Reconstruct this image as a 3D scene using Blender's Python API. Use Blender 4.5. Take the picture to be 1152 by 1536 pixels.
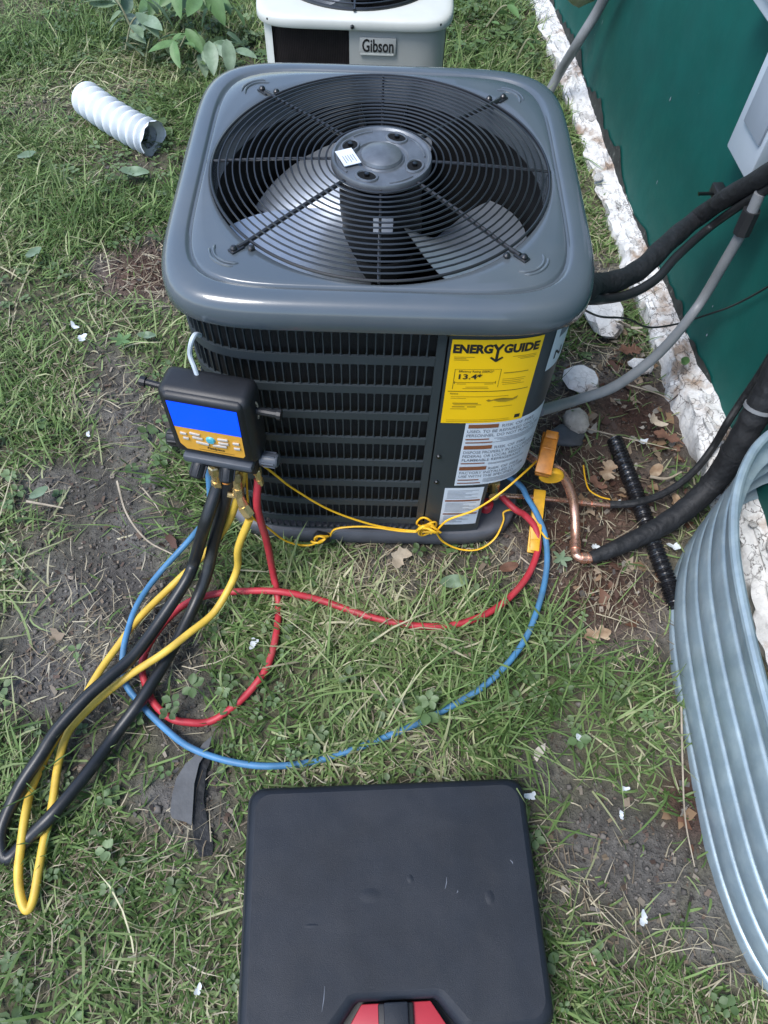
import bpy, bmesh, math, random
import numpy as np
from mathutils import Matrix, Vector

for o in list(bpy.data.objects): bpy.data.objects.remove(o)
SC = bpy.context.scene
COL = SC.collection
R_ = math.radians
random.seed(7)
RNG = np.random.default_rng(11)

# ------------------------------------------------------------------ camera
FPX, PITCH, ROLL, YAW = 1126.6, 1.0106, .0504, .031
CAM = np.array([-.0021, -1.0736, 1.349])
_fw = np.array([math.sin(YAW)*math.cos(PITCH), math.cos(YAW)*math.cos(PITCH), -math.sin(PITCH)])
_r = np.cross(_fw, [0, 0, 1]); _r /= np.linalg.norm(_r)
_u = np.cross(_r, _fw)
_r, _u = math.cos(ROLL)*_r + math.sin(ROLL)*_u, -math.sin(ROLL)*_r + math.cos(ROLL)*_u
cd = bpy.data.cameras.new('camera')
cd.sensor_fit = 'VERTICAL'; cd.sensor_height = 36; cd.sensor_width = 27
cd.lens = 36*FPX/1536
cd.clip_start = .02; cd.clip_end = 400
cam = bpy.data.objects.new('camera', cd); COL.objects.link(cam)
M = Matrix.Identity(4)
for i in range(3):
    M[i][0] = _r[i]; M[i][1] = _u[i]; M[i][2] = -_fw[i]; M[i][3] = CAM[i]
cam.matrix_world = M
SC.camera = cam

# ------------------------------------------------------------------ sky, light, exposure
SUN_EL, SUN_AZ = R_(62), R_(-126)      # azimuth: compass from +y clockwise
w = bpy.data.worlds.new('World'); SC.world = w; w.use_nodes = True
nt = w.node_tree
bg = nt.nodes['Background']
sky = nt.nodes.new('ShaderNodeTexSky'); sky.sky_type = 'NISHITA'; sky.sun_disc = False
sky.sun_elevation = SUN_EL; sky.sun_rotation = SUN_AZ
sky.air_density = 1.0; sky.dust_density = 1.2; sky.ozone_density = 1.0
nt.links.new(sky.outputs[0], bg.inputs[0]); bg.inputs[1].default_value = .14
sd = bpy.data.lights.new('sun', 'SUN'); sd.energy = 1.5; sd.angle = R_(24); sd.color = (1, .985, .96)
sun = bpy.data.objects.new('sun', sd); COL.objects.link(sun)
sdir = Vector((math.sin(SUN_AZ)*math.cos(SUN_EL), math.cos(SUN_AZ)*math.cos(SUN_EL), math.sin(SUN_EL)))
sun.rotation_euler = sdir.to_track_quat('Z', 'Y').to_euler()
SC.view_settings.view_transform = 'Standard'; SC.view_settings.look = 'None'
SC.view_settings.gamma = 1; SC.view_settings.use_curve_mapping = False
SC.view_settings.exposure = 1.2
SC.render.engine = 'CYCLES'
SC.cycles.max_bounces = 6

# ------------------------------------------------------------------ photo measurements to places on real planes
def ray(px, py): return _fw*FPX + _r*(px-576) + _u*(768-py)
def Z(px, py, z=0.0):
    d = ray(px, py); t = (z-CAM[2])/d[2]; return CAM + d*t
def Y(px, py, y):
    d = ray(px, py); t = (y-CAM[1])/d[1]; return CAM + d*t

# ------------------------------------------------------------------ materials
MATS = {}
def mat(name, col, rough=.6, metal=0, var=.25, vscale=18, bump=.0, bscale=120, coat=0, col2=None, mixpos=(.42, .62), mscale=8, spec=.5, attr=False, transl=0, rvar=0, bdist=.002, detail=5, bump2=None, cracks=None):
    m = bpy.data.materials.new(name); m.use_nodes = True
    nt = m.node_tree; N = nt.nodes; L = nt.links
    p = N['Principled BSDF']
    p.inputs['Roughness'].default_value = rough; p.inputs['Metallic'].default_value = metal
    p.inputs['Coat Weight'].default_value = coat; p.inputs['Specular IOR Level'].default_value = spec
    tc = N.new('ShaderNodeTexCoord')
    if attr:
        a = N.new('ShaderNodeAttribute'); a.attribute_name = 'Col'; base = a.outputs['Color']
    else:
        rgb = N.new('ShaderNodeRGB'); rgb.outputs[0].default_value = (*col, 1); base = rgb.outputs[0]
    def noise(sc, det=detail, ro=.6):
        n = N.new('ShaderNodeTexNoise'); n.inputs['Scale'].default_value = sc; n.inputs['Detail'].default_value = det
        n.inputs['Roughness'].default_value = ro
        L.new(tc.outputs['Object'], n.inputs['Vector']); return n
    if col2 is not None:
        n = noise(mscale); cr = N.new('ShaderNodeValToRGB')
        cr.color_ramp.elements[0].position = mixpos[0]; cr.color_ramp.elements[1].position = mixpos[1]
        L.new(n.outputs['Fac'], cr.inputs[0])
        mx = N.new('ShaderNodeMix'); mx.data_type = 'RGBA'
        L.new(cr.outputs['Color'], mx.inputs['Factor']); L.new(base, mx.inputs['A']); mx.inputs['B'].default_value = (*col2, 1)
        base = mx.outputs['Result']
    if cracks:
        vo = N.new('ShaderNodeTexVoronoi'); vo.feature = 'DISTANCE_TO_EDGE'; vo.inputs['Scale'].default_value = cracks[0]
        nz = noise(cracks[0]*.8); wv = N.new('ShaderNodeVectorMath'); wv.operation = 'MULTIPLY_ADD'; wv.inputs[1].default_value = (.06,)*3
        L.new(nz.outputs['Color'], wv.inputs[0]); L.new(tc.outputs['Object'], wv.inputs[2]); L.new(wv.outputs['Vector'], vo.inputs['Vector'])
        m1 = N.new('ShaderNodeMapRange'); m1.inputs['From Max'].default_value = cracks[1]; m1.inputs['To Min'].default_value = 1; m1.inputs['To Max'].default_value = 0
        L.new(vo.outputs['Distance'], m1.inputs['Value'])
        n3 = noise(5); m3 = N.new('ShaderNodeMapRange'); m3.inputs['From Min'].default_value = .42; m3.inputs['From Max'].default_value = .58; L.new(n3.outputs['Fac'], m3.inputs['Value'])
        mu = N.new('ShaderNodeMath'); mu.operation = 'MULTIPLY'; L.new(m1.outputs[0], mu.inputs[0]); L.new(m3.outputs[0], mu.inputs[1])
        mx = N.new('ShaderNodeMix'); mx.data_type = 'RGBA'; L.new(mu.outputs[0], mx.inputs['Factor']); L.new(base, mx.inputs['A']); mx.inputs['B'].default_value = (.06, .05, .045, 1); base = mx.outputs['Result']
    if var:
        n = noise(vscale)
        mr = N.new('ShaderNodeMapRange'); mr.inputs['From Min'].default_value = .3; mr.inputs['From Max'].default_value = .7
        mr.inputs['To Min'].default_value = 1-var; mr.inputs['To Max'].default_value = 1+var
        L.new(n.outputs['Fac'], mr.inputs['Value'])
        mx = N.new('ShaderNodeVectorMath'); mx.operation = 'SCALE'
        L.new(base, mx.inputs[0]); L.new(mr.outputs['Result'], mx.inputs['Scale']); base = mx.outputs['Vector']
    L.new(base, p.inputs['Base Color'])
    if rvar:
        n = noise(vscale*1.7)
        mr = N.new('ShaderNodeMapRange'); mr.inputs['From Min'].default_value = .3; mr.inputs['From Max'].default_value = .7
        mr.inputs['To Min'].default_value = max(.02, rough-rvar); mr.inputs['To Max'].default_value = min(1, rough+rvar)
        L.new(n.outputs['Fac'], mr.inputs['Value']); L.new(mr.outputs['Result'], p.inputs['Roughness'])
    if bump:
        n = noise(bscale, 6)
        b = N.new('ShaderNodeBump'); b.inputs['Strength'].default_value = bump; b.inputs['Distance'].default_value = bdist
        L.new(n.outputs['Fac'], b.inputs['Height']); L.new(b.outputs['Normal'], p.inputs['Normal'])
        if bump2:
            n = noise(bump2[0], 2, .4); b2 = N.new('ShaderNodeBump'); b2.inputs['Strength'].default_value = bump2[1]; b2.inputs['Distance'].default_value = bump2[2]
            L.new(n.outputs['Fac'], b2.inputs['Height']); L.new(b2.outputs['Normal'], b.inputs['Normal'])
    if transl:
        t = N.new('ShaderNodeBsdfTranslucent'); L.new(base, t.inputs['Color'])
        ms = N.new('ShaderNodeMixShader'); ms.inputs[0].default_value = transl
        L.new(p.outputs[0], ms.inputs[1]); L.new(t.outputs[0], ms.inputs[2])
        L.new(ms.outputs[0], N['Material Output'].inputs['Surface'])
    MATS[name] = m
    return m

mat('soil', (.1, .09, .08), .95, var=.4, vscale=70, bump=1, bscale=300, attr=True, bdist=.006, bump2=(70, 1, .012))
mat('grass', (.06, .1, .03), .55, attr=True, var=.0, transl=.25, spec=.3)
mat('leafgreen', (.09, .15, .06), .5, attr=True, var=.15, vscale=40, transl=.2, spec=.4)
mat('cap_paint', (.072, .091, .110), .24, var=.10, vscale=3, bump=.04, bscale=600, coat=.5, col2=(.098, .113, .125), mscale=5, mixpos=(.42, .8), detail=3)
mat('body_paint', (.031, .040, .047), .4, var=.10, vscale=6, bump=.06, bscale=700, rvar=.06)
mat('coil', (.008, .009, .01), .7, var=.4, vscale=300, bump=.5, bscale=500)
mat('wire', (.014, .015, .017), .28, var=.1, spec=.7)
mat('hub', (.13, .145, .165), .36, metal=.4, var=.25, vscale=30, bump=.1, bscale=300)
mat('motor', (.007, .008, .009), .45, var=.2, spec=.3)
mat('aluminium', (.55, .60, .66), .35, metal=.8, var=.1, vscale=9, rvar=.08, bump=.05, bscale=60)
mat('inner', (.006, .007, .008), .8, var=.3, spec=.2)
mat('pan', (.1, .105, .12), .55, var=.2, vscale=14, bump=.1, bscale=250)
mat('screw', (.1, .1, .1), .3, metal=1, var=.1)
mat('energy', (.92, .56, .004), .5, var=.03, vscale=12)
mat('ink', (.012, .012, .012), .6, var=0)
mat('ink_soft', (.3, .2, .01), .6, var=.2)
mat('paper', (.6, .65, .72), .5, var=.04, vscale=16)
mat('ink_grey', (.16, .18, .22), .6, var=.2)
mat('ink_brown', (.22, .075, .03), .6, var=.15)
mat('red_cap', (.42, .02, .035), .4, var=.15)
mat('brass', (.80, .60, .30), .3, metal=.85, var=.2, vscale=60, rvar=.1)
mat('copper', (.88, .50, .36), .28, metal=.9, var=.15, vscale=50, rvar=.12, col2=(.6, .28, .18), mscale=30, mixpos=(.5, .8))
mat('orange_clamp', (.45, .16, .012), .45, var=.3, vscale=50)
mat('yellow_clamp', (.62, .33, .015), .45, var=.2, vscale=50)
mat('rubber', (.016, .017, .019), .5, var=.2, vscale=30, bump=.08, bscale=300)
mat('gauge_black', (.011, .012, .015), .45, var=.15, vscale=40, bump=.15, bscale=500)
mat('gauge_grey', (.07, .08, .1), .45, var=.15, vscale=40, bump=.1, bscale=400)
mat('keypad', (.72, .37, .05), .4, var=.06)
mat('button', (.5, .46, .42), .45, var=.1)
mat('button_blue', (.08, .42, .55), .4, var=.05)
mat('hose_black', (.012, .014, .017), .38, var=.25, vscale=25, bump=.06, bscale=300, col2=(.03, .03, .03), mscale=30, mixpos=(.55, .75))
mat('hose_yellow', (.66, .44, .06), .5, var=.14, vscale=30, bump=.05, bscale=300, col2=(.5, .33, .06), mscale=22, mixpos=(.5, .75))
mat('hose_blue', (.06, .19, .36), .5, var=.18, vscale=30, bump=.05, bscale=300, col2=(.09, .19, .3), mscale=22, mixpos=(.5, .75))
mat('hose_red', (.42, .028, .042), .5, var=.18, vscale=30, bump=.05, bscale=300, col2=(.36, .06, .06), mscale=22, mixpos=(.5, .75))
mat('cord_yellow', (.8, .45, .02), .45, var=.1, vscale=60)
mat('green_wall', (.002, .085, .072), .6, var=.16, vscale=5, bump=.12, bscale=45, col2=(.004, .066, .058), mscale=2.2, mixpos=(.45, .8), rvar=.1, bdist=.004, spec=.3)
mat('stain', (.02, .024, .022), .8, var=.5, vscale=40, bump=.6, bscale=120, col2=(.1, .11, .1), mscale=60, mixpos=(.6, .68))
mat('plaster', (.64, .64, .63), .85, var=.16, vscale=30, bump=.8, bscale=110, col2=(.33, .25, .19), mscale=10, mixpos=(.53, .66), bdist=.004, cracks=(30, .05))
mat('whitepaint', (.48, .54, .60), .45, var=.06, vscale=6)
mat('greypaint', (.3, .34, .39), .5, var=.08, vscale=6)
mat('pvc_grey', (.2, .21, .22), .45, var=.12, vscale=20, bump=.05, bscale=200)
mat('insul', (.010, .011, .013), .66, var=.35, vscale=30, bump=.5, bscale=110, bdist=.004, bump2=(28, .8, .010))
mat('drainpipe', (.012, .012, .014), .22, var=.4, vscale=50, spec=.7)
mat('galv', (.255, .335, .385), .4, metal=.3, var=.14, vscale=14, bump=.12, bscale=180, rvar=.12, col2=(.31, .39, .43), mscale=30, bump2=(8, .3, .008))
mat('lid', (.009, .013, .021), .53, var=.18, vscale=9, bump=.3, bscale=900, rvar=.05, bump2=(11, .3, .010), spec=.32, col2=(.018, .021, .028), mscale=6, mixpos=(.45, .8))
mat('case_base', (.007, .008, .010), .55, var=.2, vscale=20, bump=.1, bscale=400)
mat('red_plastic', (.40, .03, .045), .42, var=.08, vscale=20)
mat('gibson_white', (.55, .565, .53), .45, var=.06, vscale=9, rvar=.1)
mat('gibson_body', (.40, .41, .39), .5, var=.08, vscale=9, rvar=.1)
mat('gibson_dark', (.012, .008, .009), .7, var=.5, vscale=40, bump=.3, bscale=250)
mat('duct', (.66, .70, .74), .45, var=.08, vscale=25)
mat('duct_in', (.5, .52, .54), .6, var=.1)
mat('deadleaf', (.3, .2, .12), .75, var=.3, vscale=50, col2=(.38, .29, .2), mscale=30, bump=.4, bscale=150)
mat('paleleaf', (.45, .38, .29), .75, var=.25, vscale=50, bump=.4, bscale=150)
mat('brownleaf', (.14, .07, .045), .8, var=.3, vscale=50, bump=.4, bscale=150)
mat('broadleaf', (.17, .25, .15), .5, var=.2, vscale=40, transl=.2, col2=(.25, .33, .23), mscale=15)
mat('greenleaf', (.12, .22, .08), .5, var=.2, vscale=40, transl=.2)
mat('scrap_white', (.6, .64, .66), .6, var=.1, vscale=40, bump=.3, bscale=120)
mat('scrap_black', (.075, .078, .082), .55, var=.3, vscale=20, bump=.4, bscale=60)
mat('twig', (.33, .28, .21), .8, var=.3, vscale=50)
mat('twig_dark', (.05, .035, .028), .85, var=.3, vscale=50)
mat('rock', (.5, .45, .38), .9, var=.3, vscale=35, bump=.6, bscale=90, col2=(.2, .17, .14), mscale=30, mixpos=(.5, .62))
mat('stem', (.2, .2, .12), .7, var=.2)
mat('podgreen', (.26, .3, .16), .6, var=.25, vscale=20, transl=.15)
mat('clod', (.1, .09, .08), .95, attr=True, var=.2, vscale=80)
ms_ = bpy.data.materials.new('screen'); ms_.use_nodes = True
_p = ms_.node_tree.nodes['Principled BSDF']; _p.inputs['Base Color'].default_value = (0, .04, .5, 1)
_p.inputs['Emission Color'].default_value = (0, .055, 1, 1); _p.inputs['Emission Strength'].default_value = .62; _p.inputs['Roughness'].default_value = .3
MATS['screen'] = ms_

# ------------------------------------------------------------------ mesh helpers
def catmull(P, n=8):
    P = np.asarray(P, float); Q = np.vstack([2*P[0]-P[1], P, 2*P[-1]-P[-2]]); out = []
    for i in range(1, len(Q)-2):
        for k in range(n):
            t = k/n
            out.append(.5*((2*Q[i]) + (Q[i+1]-Q[i-1])*t + (2*Q[i-1]-5*Q[i]+4*Q[i+1]-Q[i+2])*t*t + (-Q[i-1]+3*Q[i]-3*Q[i+1]+Q[i+2])*t**3))
    out.append(Q[-2]); return np.array(out)

class MB:
    def __init__(s): s.v = []; s.f = []
    def add(s, v, f):
        b = len(s.v); s.v += [tuple(map(float, a)) for a in v]; s.f += [tuple(int(i)+b for i in q) for q in f]; return s
    def box(s, c, size, rot=None, r=0, seg=2):
        bm = bmesh.new(); bmesh.ops.create_cube(bm, size=1)
        bmesh.ops.scale(bm, vec=size, verts=bm.verts)
        if r: bmesh.ops.bevel(bm, geom=list(bm.edges), offset=r, segments=seg, profile=.5, affect='EDGES')
        m = Matrix.Translation(c) @ (rot.to_4x4() if rot is not None else Matrix.Identity(4))
        bm.transform(m); bm.verts.index_update()
        s.add([v.co[:] for v in bm.verts], [[v.index for v in f.verts] for f in bm.faces]); bm.free(); return s
    def tube(s, P, r, n=8, cap=True, closed=False):
        P = np.asarray(P, float); m = len(P); rr = np.full(m, r) if np.isscalar(r) else np.asarray(r)
        T = np.gradient(P, axis=0) if not closed else np.roll(P, -1, 0)-np.roll(P, 1, 0)
        T /= np.linalg.norm(T, axis=1)[:, None]+1e-12
        a = np.array([0, 0, 1.]) if abs(T[0][2]) < .9 else np.array([1., 0, 0])
        nn = np.cross(T[0], a); nn /= np.linalg.norm(nn); V = []
        for i in range(m):
            nn = nn - T[i]*np.dot(nn, T[i]); nn /= np.linalg.norm(nn); bb = np.cross(T[i], nn)
            for k in range(n):
                A = 2*math.pi*k/n; V.append(P[i]+rr[i]*(nn*math.cos(A)+bb*math.sin(A)))
        F = []
        for i in range(m if closed else m-1):
            j = (i+1) % m
            for k in range(n):
                k2 = (k+1) % n; F.append((i*n+k, i*n+k2, j*n+k2, j*n+k))
        if cap and not closed:
            F.append(tuple(range(n))[::-1]); F.append(tuple((m-1)*n+k for k in range(n)))
        return s.add(V, F)
    def loft(s, loops, close=True, capend=False, capstart=False):
        n = len(loops[0]); V = [p for l in loops for p in l]; F = []
        for i in range(len(loops)-1):
            for k in range(n if close else n-1):
                k2 = (k+1) % n; F.append((i*n+k, i*n+k2, (i+1)*n+k2, (i+1)*n+k))
        if capend: F.append(tuple((len(loops)-1)*n+k for k in range(n)))
        if capstart: F.append(tuple(range(n))[::-1])
        return s.add(V, F)
    def lathe(s, prof, c=(0, 0, 0), n=24, axis='z', capend=False, capstart=False):
        L = []
        for (r, z) in prof:
            l = []
            for k in range(n):
                A = 2*math.pi*k/n; x, y = r*math.cos(A), r*math.sin(A)
                q = (x, y, z) if axis == 'z' else ((z, x, y) if axis == 'x' else (y, z, x))
                l.append((q[0]+c[0], q[1]+c[1], q[2]+c[2]))
            L.append(l)
        return s.loft(L, True, capend, capstart)
    def prism(s, poly, z0, z1):
        n = len(poly)
        V = [(x, y, z0) for x, y in poly]+[(x, y, z1) for x, y in poly]
        F = [tuple(range(n))[::-1], tuple(range(n, 2*n))]+[(i, (i+1) % n, n+(i+1) % n, n+i) for i in range(n)]
        return s.add(V, F)
    def xf(s, fn):
        s.v = [tuple(map(float, fn(np.array(p)))) for p in s.v]; return s
    def mesh(s, name, m, smooth=35, bevel=0, segs=2):
        me = bpy.data.meshes.new(name); me.from_pydata(s.v, [], s.f); me.validate()
        bm = bmesh.new(); bm.from_mesh(me)
        bmesh.ops.recalc_face_normals(bm, faces=bm.faces)
        if bevel:
            ed = [e for e in bm.edges if len(e.link_faces) == 2 and e.calc_face_angle(0) > R_(40)]
            bmesh.ops.bevel(bm, geom=ed, offset=bevel, segments=segs, profile=.5, affect='EDGES', clamp_overlap=True)
        bm.to_mesh(me); bm.free()
        if smooth:
            me.polygons.foreach_set('use_smooth', [True]*len(me.polygons)); me.set_sharp_from_angle(angle=R_(smooth))
        me.materials.append(MATS[m]); return me
    def build(s, name, m, parent=None, smooth=35, local=False, bevel=0, segs=2):
        if parent is not None:
            if not local:
                root = parent
                while root.parent: root = root.parent
                o_ = np.array(root.location); s.v = [tuple(np.array(p)-o_) for p in s.v]
            ob = bpy.data.objects.new(name, s.mesh(name, m, smooth, bevel, segs)); COL.objects.link(ob); ob.parent = parent
        else:
            A = np.array(s.v); c = np.array([A[:, 0].mean(), A[:, 1].mean(), A[:, 2].min()])
            s.v = [tuple(p-c) for p in A]
            ob = bpy.data.objects.new(name, s.mesh(name, m, smooth, bevel, segs)); COL.objects.link(ob); ob.location = c
        return ob

def tag(o, label=None, cat=None, group=None, kind=None):
    if label: o['label'] = label
    if cat: o['category'] = cat
    if group: o['group'] = group
    if kind: o['kind'] = kind
    return o
def thing(name, loc, label, cat, group=None, rot=None):
    e = bpy.data.objects.new(name, None); COL.objects.link(e); e.location = loc; e.empty_display_size = .05
    if rot: e.rotation_euler = rot
    return tag(e, label, cat, group)

def bigmesh(name, V, tris, m, cols=None, smooth=False):
    me = bpy.data.meshes.new(name); V = np.ascontiguousarray(V, np.float32); tris = np.ascontiguousarray(tris, np.int32)
    k = tris.shape[1]
    me.vertices.add(len(V)); me.vertices.foreach_set('co', V.ravel())
    me.loops.add(tris.size); me.loops.foreach_set('vertex_index', tris.ravel())
    me.polygons.add(len(tris)); me.polygons.foreach_set('loop_start', np.arange(0, tris.size, k, dtype=np.int32))
    me.update(calc_edges=True)
    if cols is not None:
        at = me.color_attributes.new('Col', 'FLOAT_COLOR', 'POINT')
        c4 = np.ones((len(V), 4), np.float32); c4[:, :3] = cols; at.data.foreach_set('color', c4.ravel())
    if smooth: me.polygons.foreach_set('use_smooth', np.ones(len(tris), bool))
    me.materials.append(MATS[m]); ob = bpy.data.objects.new(name, me); COL.objects.link(ob); return ob

def text_mesh(txt, size, bold=0.0, align='LEFT'):
    cu = bpy.data.curves.new('t', 'FONT'); cu.body = txt; cu.size = size; cu.offset = bold*size; cu.align_x = align; cu.resolution_u = 3
    ob = bpy.data.objects.new('t', cu); COL.objects.link(ob)
    dg = bpy.context.evaluated_depsgraph_get(); me = bpy.data.meshes.new_from_object(ob.evaluated_get(dg))
    V = [v.co[:] for v in me.vertices]; F = [list(p.vertices) for p in me.polygons]
    bpy.data.objects.remove(ob); bpy.data.curves.remove(cu); bpy.data.meshes.remove(me)
    return V, F

# smooth random field built from a few sine waves
class Field:
    def __init__(s, scale, n=14, seed=0):
        g = np.random.default_rng(seed); a = g.uniform(0, 2*np.pi, n); k = scale*g.uniform(.5, 1.8, n)
        s.kx, s.ky, s.ph, s.n = k*np.cos(a), k*np.sin(a), g.uniform(0, 6.28, n), n
    def __call__(s, x, y):
        x = np.asarray(x)[..., None]; y = np.asarray(y)[..., None]
        return np.sin(x*s.kx+y*s.ky+s.ph).sum(-1)/math.sqrt(s.n/2)
F_lo, F_mid, F_hi = Field(4, seed=1), Field(22, seed=2), Field(90, seed=3)

# wall frame: a = along the wall (towards the back), d = out from it
WT = np.array([-.0855, 1, 0]); WT /= np.linalg.norm(WT); WN = np.array([-WT[1], WT[0], 0]); WO = np.array([.727, 0, 0])
def wp(a, d, z): return WO + WT*a + WN*d + np.array([0, 0, z])
def onwall(px, py, d):
    dd = ray(px, py); t = np.dot(WO+WN*d-CAM, WN)/np.dot(dd, WN); return CAM+dd*t
def wall_a(x, y): return (x-WO[0])*WT[0] + y*WT[1]
def wall_d(x, y): return (x-WO[0])*WN[0] + y*WN[1]

# ------------------------------------------------------------------ ground
BARE = [(215, 405, .10, .9), (235, 360, .06, .6), (170, 560, .10, .7), (215, 640, .10, .75), (165, 720, .12, .85), (205, 790, .1, 1), (150, 850, .12, .95), (75, 930, .1, .6),
        (70, 1010, .1, .9), (150, 990, .09, .9), (250, 1010, .07, .9), (265, 1060, .06, .8), (275, 960, .05, .6), (120, 1090, .07, .5), (280, 1200, .05, .8), (300, 1260, .04, .6),
        (870, 640, .1, 1), (930, 600, .12, 1), (960, 690, .12, 1), (880, 740, .12, 1), (840, 800, .1, 1), (900, 870, .09, .95), (960, 880, .08, .8), (900, 940, .07, .6), (1000, 1000, .05, .5),
        (570, 835, .08, .45), (720, 850, .1, .55), (640, 870, .07, .4), (820, 1130, .06, .7), (900, 1270, .08, .8), (980, 1300, .07, .85), (860, 1300, .05, .6), (1060, 1230, .07, .9),
        (1010, 1120, .05, .5), (1100, 1400, .06, .8), (930, 1400, .05, .5), (890, 400, .05, .7), (900, 500, .06, .8), (620, 1150, .06, .3), (800, 1010, .06, .3), (880, 1060, .05, .5), (200, 230, .07, .4)]
BW = [(Z(x, y)[:2], r*(1.7 if x > 830 and y < 950 else 1.3), min(1, k*1.15)) for x, y, r, k in BARE]
RED = [(Z(x, y)[:2], r) for x, y, r in [(215, 405, .12), (900, 740, .16), (900, 880, .12), (960, 620, .12), (840, 790, .1), (1050, 1200, .07), (870, 640, .1)]]
def blob(x, y, c, r): return np.exp(-(((x-c[0])**2+(y-c[1])**2)/(r*r))**1.5)
def bareness(x, y):
    x = np.asarray(x, float); y = np.asarray(y, float); jx = x+.02*F_mid(x, y); jy = y+.02*F_mid(y, x)
    b = np.zeros_like(x)
    for c, r, k in BW: b = np.maximum(b, k*blob(jx, jy, c, r))
    return np.clip(b + .12*F_mid(x*.6, y*.6), 0, 1)
def gz(x, y):
    x = np.asarray(x, float); y = np.asarray(y, float)
    near = np.exp(-((x/3)**2+(y/3)**2))
    return near*(.006*F_lo(x, y)+.0025*F_mid(x, y)+.0010*F_hi(x, y)) - .012

def axis(lo, hi, step, far):
    a = list(np.arange(lo, hi, step)); d = step; p = a[-1]; q = a[0]; up = []; dn = []
    while p < far: d *= 1.35; p += d; up.append(p)
    d = step
    while q > -far: d *= 1.35; q -= d; dn.append(q)
    return np.array(dn[::-1]+a+up)
gx, gy = axis(-1.7, 1.0, .0095, 60), axis(-1.45, 2.4, .0095, 60)
GX, GY = np.meshgrid(gx, gy)
zz = gz(GX, GY)
red = np.zeros_like(GX)
for c, r in RED: red = np.maximum(red, blob(GX, GY, c, r))
bb = bareness(GX, GY)
k1 = (.5+.5*np.clip(F_mid(GX, GY), -1, 1))[..., None]
soil = np.array([.075, .069, .062])*(1-k1)+np.array([.14, .132, .122])*k1
thatch = np.array([.105, .10, .058])
colr = soil*bb[..., None]+thatch*(1-bb[..., None])
redc = np.array([.062, .030, .020])*(1-k1)+np.array([.105, .060, .042])*k1
colr = colr*(1-red[..., None])+redc*red[..., None]
nx, ny = len(gx), len(gy)
I = np.arange(nx*ny).reshape(ny, nx)
quads = np.stack([I[:-1, :-1], I[:-1, 1:], I[1:, 1:], I[1:, :-1]], -1).reshape(-1, 4)
gnd = bigmesh('ground', np.stack([GX, GY, zz], -1).reshape(-1, 3), quads, 'soil', colr.reshape(-1, 3), True)
tag(gnd, kind='structure')
# ------------------------------------------------------------------ house wall, footing, window well
WP = -.05                                         # wall face sits this far behind the footing front
root = thing('house_wall', wp(.6, WP, 0), 'dark green painted house wall with a stained lower edge', 'wall')
mb = MB(); A = np.linspace(-3.5, 6, 96); H_ = [.0, .35, .8, 1.6, 2.8]
mb.loft([[wp(a, WP, h) for a in A] for h in H_]+[[wp(a, WP-.2, h) for a in A] for h in (2.8, .0)], close=False)
mb.build('green_siding', 'green_wall', root)
# black mould strip with a ragged top edge
mb = MB(); A = np.linspace(-1.2, 3.2, 500); g1 = Field(14, seed=5); g2 = Field(70, seed=6)
def st_top(a):
    return .046+.016*g1(a, 0*a)+.006*g2(a, 0*a)+.035*np.exp(-((a-.35)/.25)**2)+.015*np.clip((a-.9)/.6, 0, 1)
mb.loft([[wp(a, WP+.003, 0) for a in A], [wp(a, WP+.003, max(.03, t)) for a, t in zip(A, st_top(A))]], close=False)
mb.build('mould_strip', 'stain', root, smooth=0)
# paint chips and scratches
mb = MB(); rr = random.Random(4)
for i in range(22):
    a, h = rr.uniform(-.2, 1.6), rr.uniform(.12, .7); s = rr.uniform(.002, .007); l = rr.uniform(1, 4)
    pts = [wp(a+s*.35*math.cos(t)*rr.uniform(.6, 1.2), WP+.002, h+s*l*.6*math.sin(t)*rr.uniform(.6, 1.2)) for t in np.linspace(0, 6.28, 7)[:-1]]
    mb.add(pts, [tuple(range(6))])
pc_ = mb.build('paint_chip', 'greypaint', root, smooth=0); pc_['kind'] = 'stuff'
# footing ledge of broken white plaster
fa, fb = Field(30, seed=8), Field(90, seed=9)
def ledge_obj():
    mb = MB(); A = np.linspace(-1.3, 3.0, 620); prof = np.linspace(0, 1, 13); loops = []
    for t in prof:
        l = []
        for a in A:
            hh = .024+.05*math.exp(-((a+.15)/.28)**2)+.012*math.sin(a*5)
            # from the front foot, over the rounded nose, back to the wall
            d = (.012 if t < .08 else .012-(t-.08)/.92*(.012-WP+.006))
            h = -.03 if t == 0 else hh*(min(1, t/.3))**.6+.012*t
            n1, n2 = float(fa(a*1.3, t*2)), float(fb(a, t*1.5))
            d += .007*n1*(1-t)+.0025*n2*(1-t); h += (.0025*n1+.0012*n2)*(t > .05)
            l.append(wp(a, d, h))
        loops.append(l)
    mb.loft(loops, close=False); return mb
root = thing('plaster_footing', wp(.5, 0, 0), 'ledge of broken white plaster along the foot of the green wall', 'footing')
ledge_obj().build('ledge', 'plaster', root, smooth=60)
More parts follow.
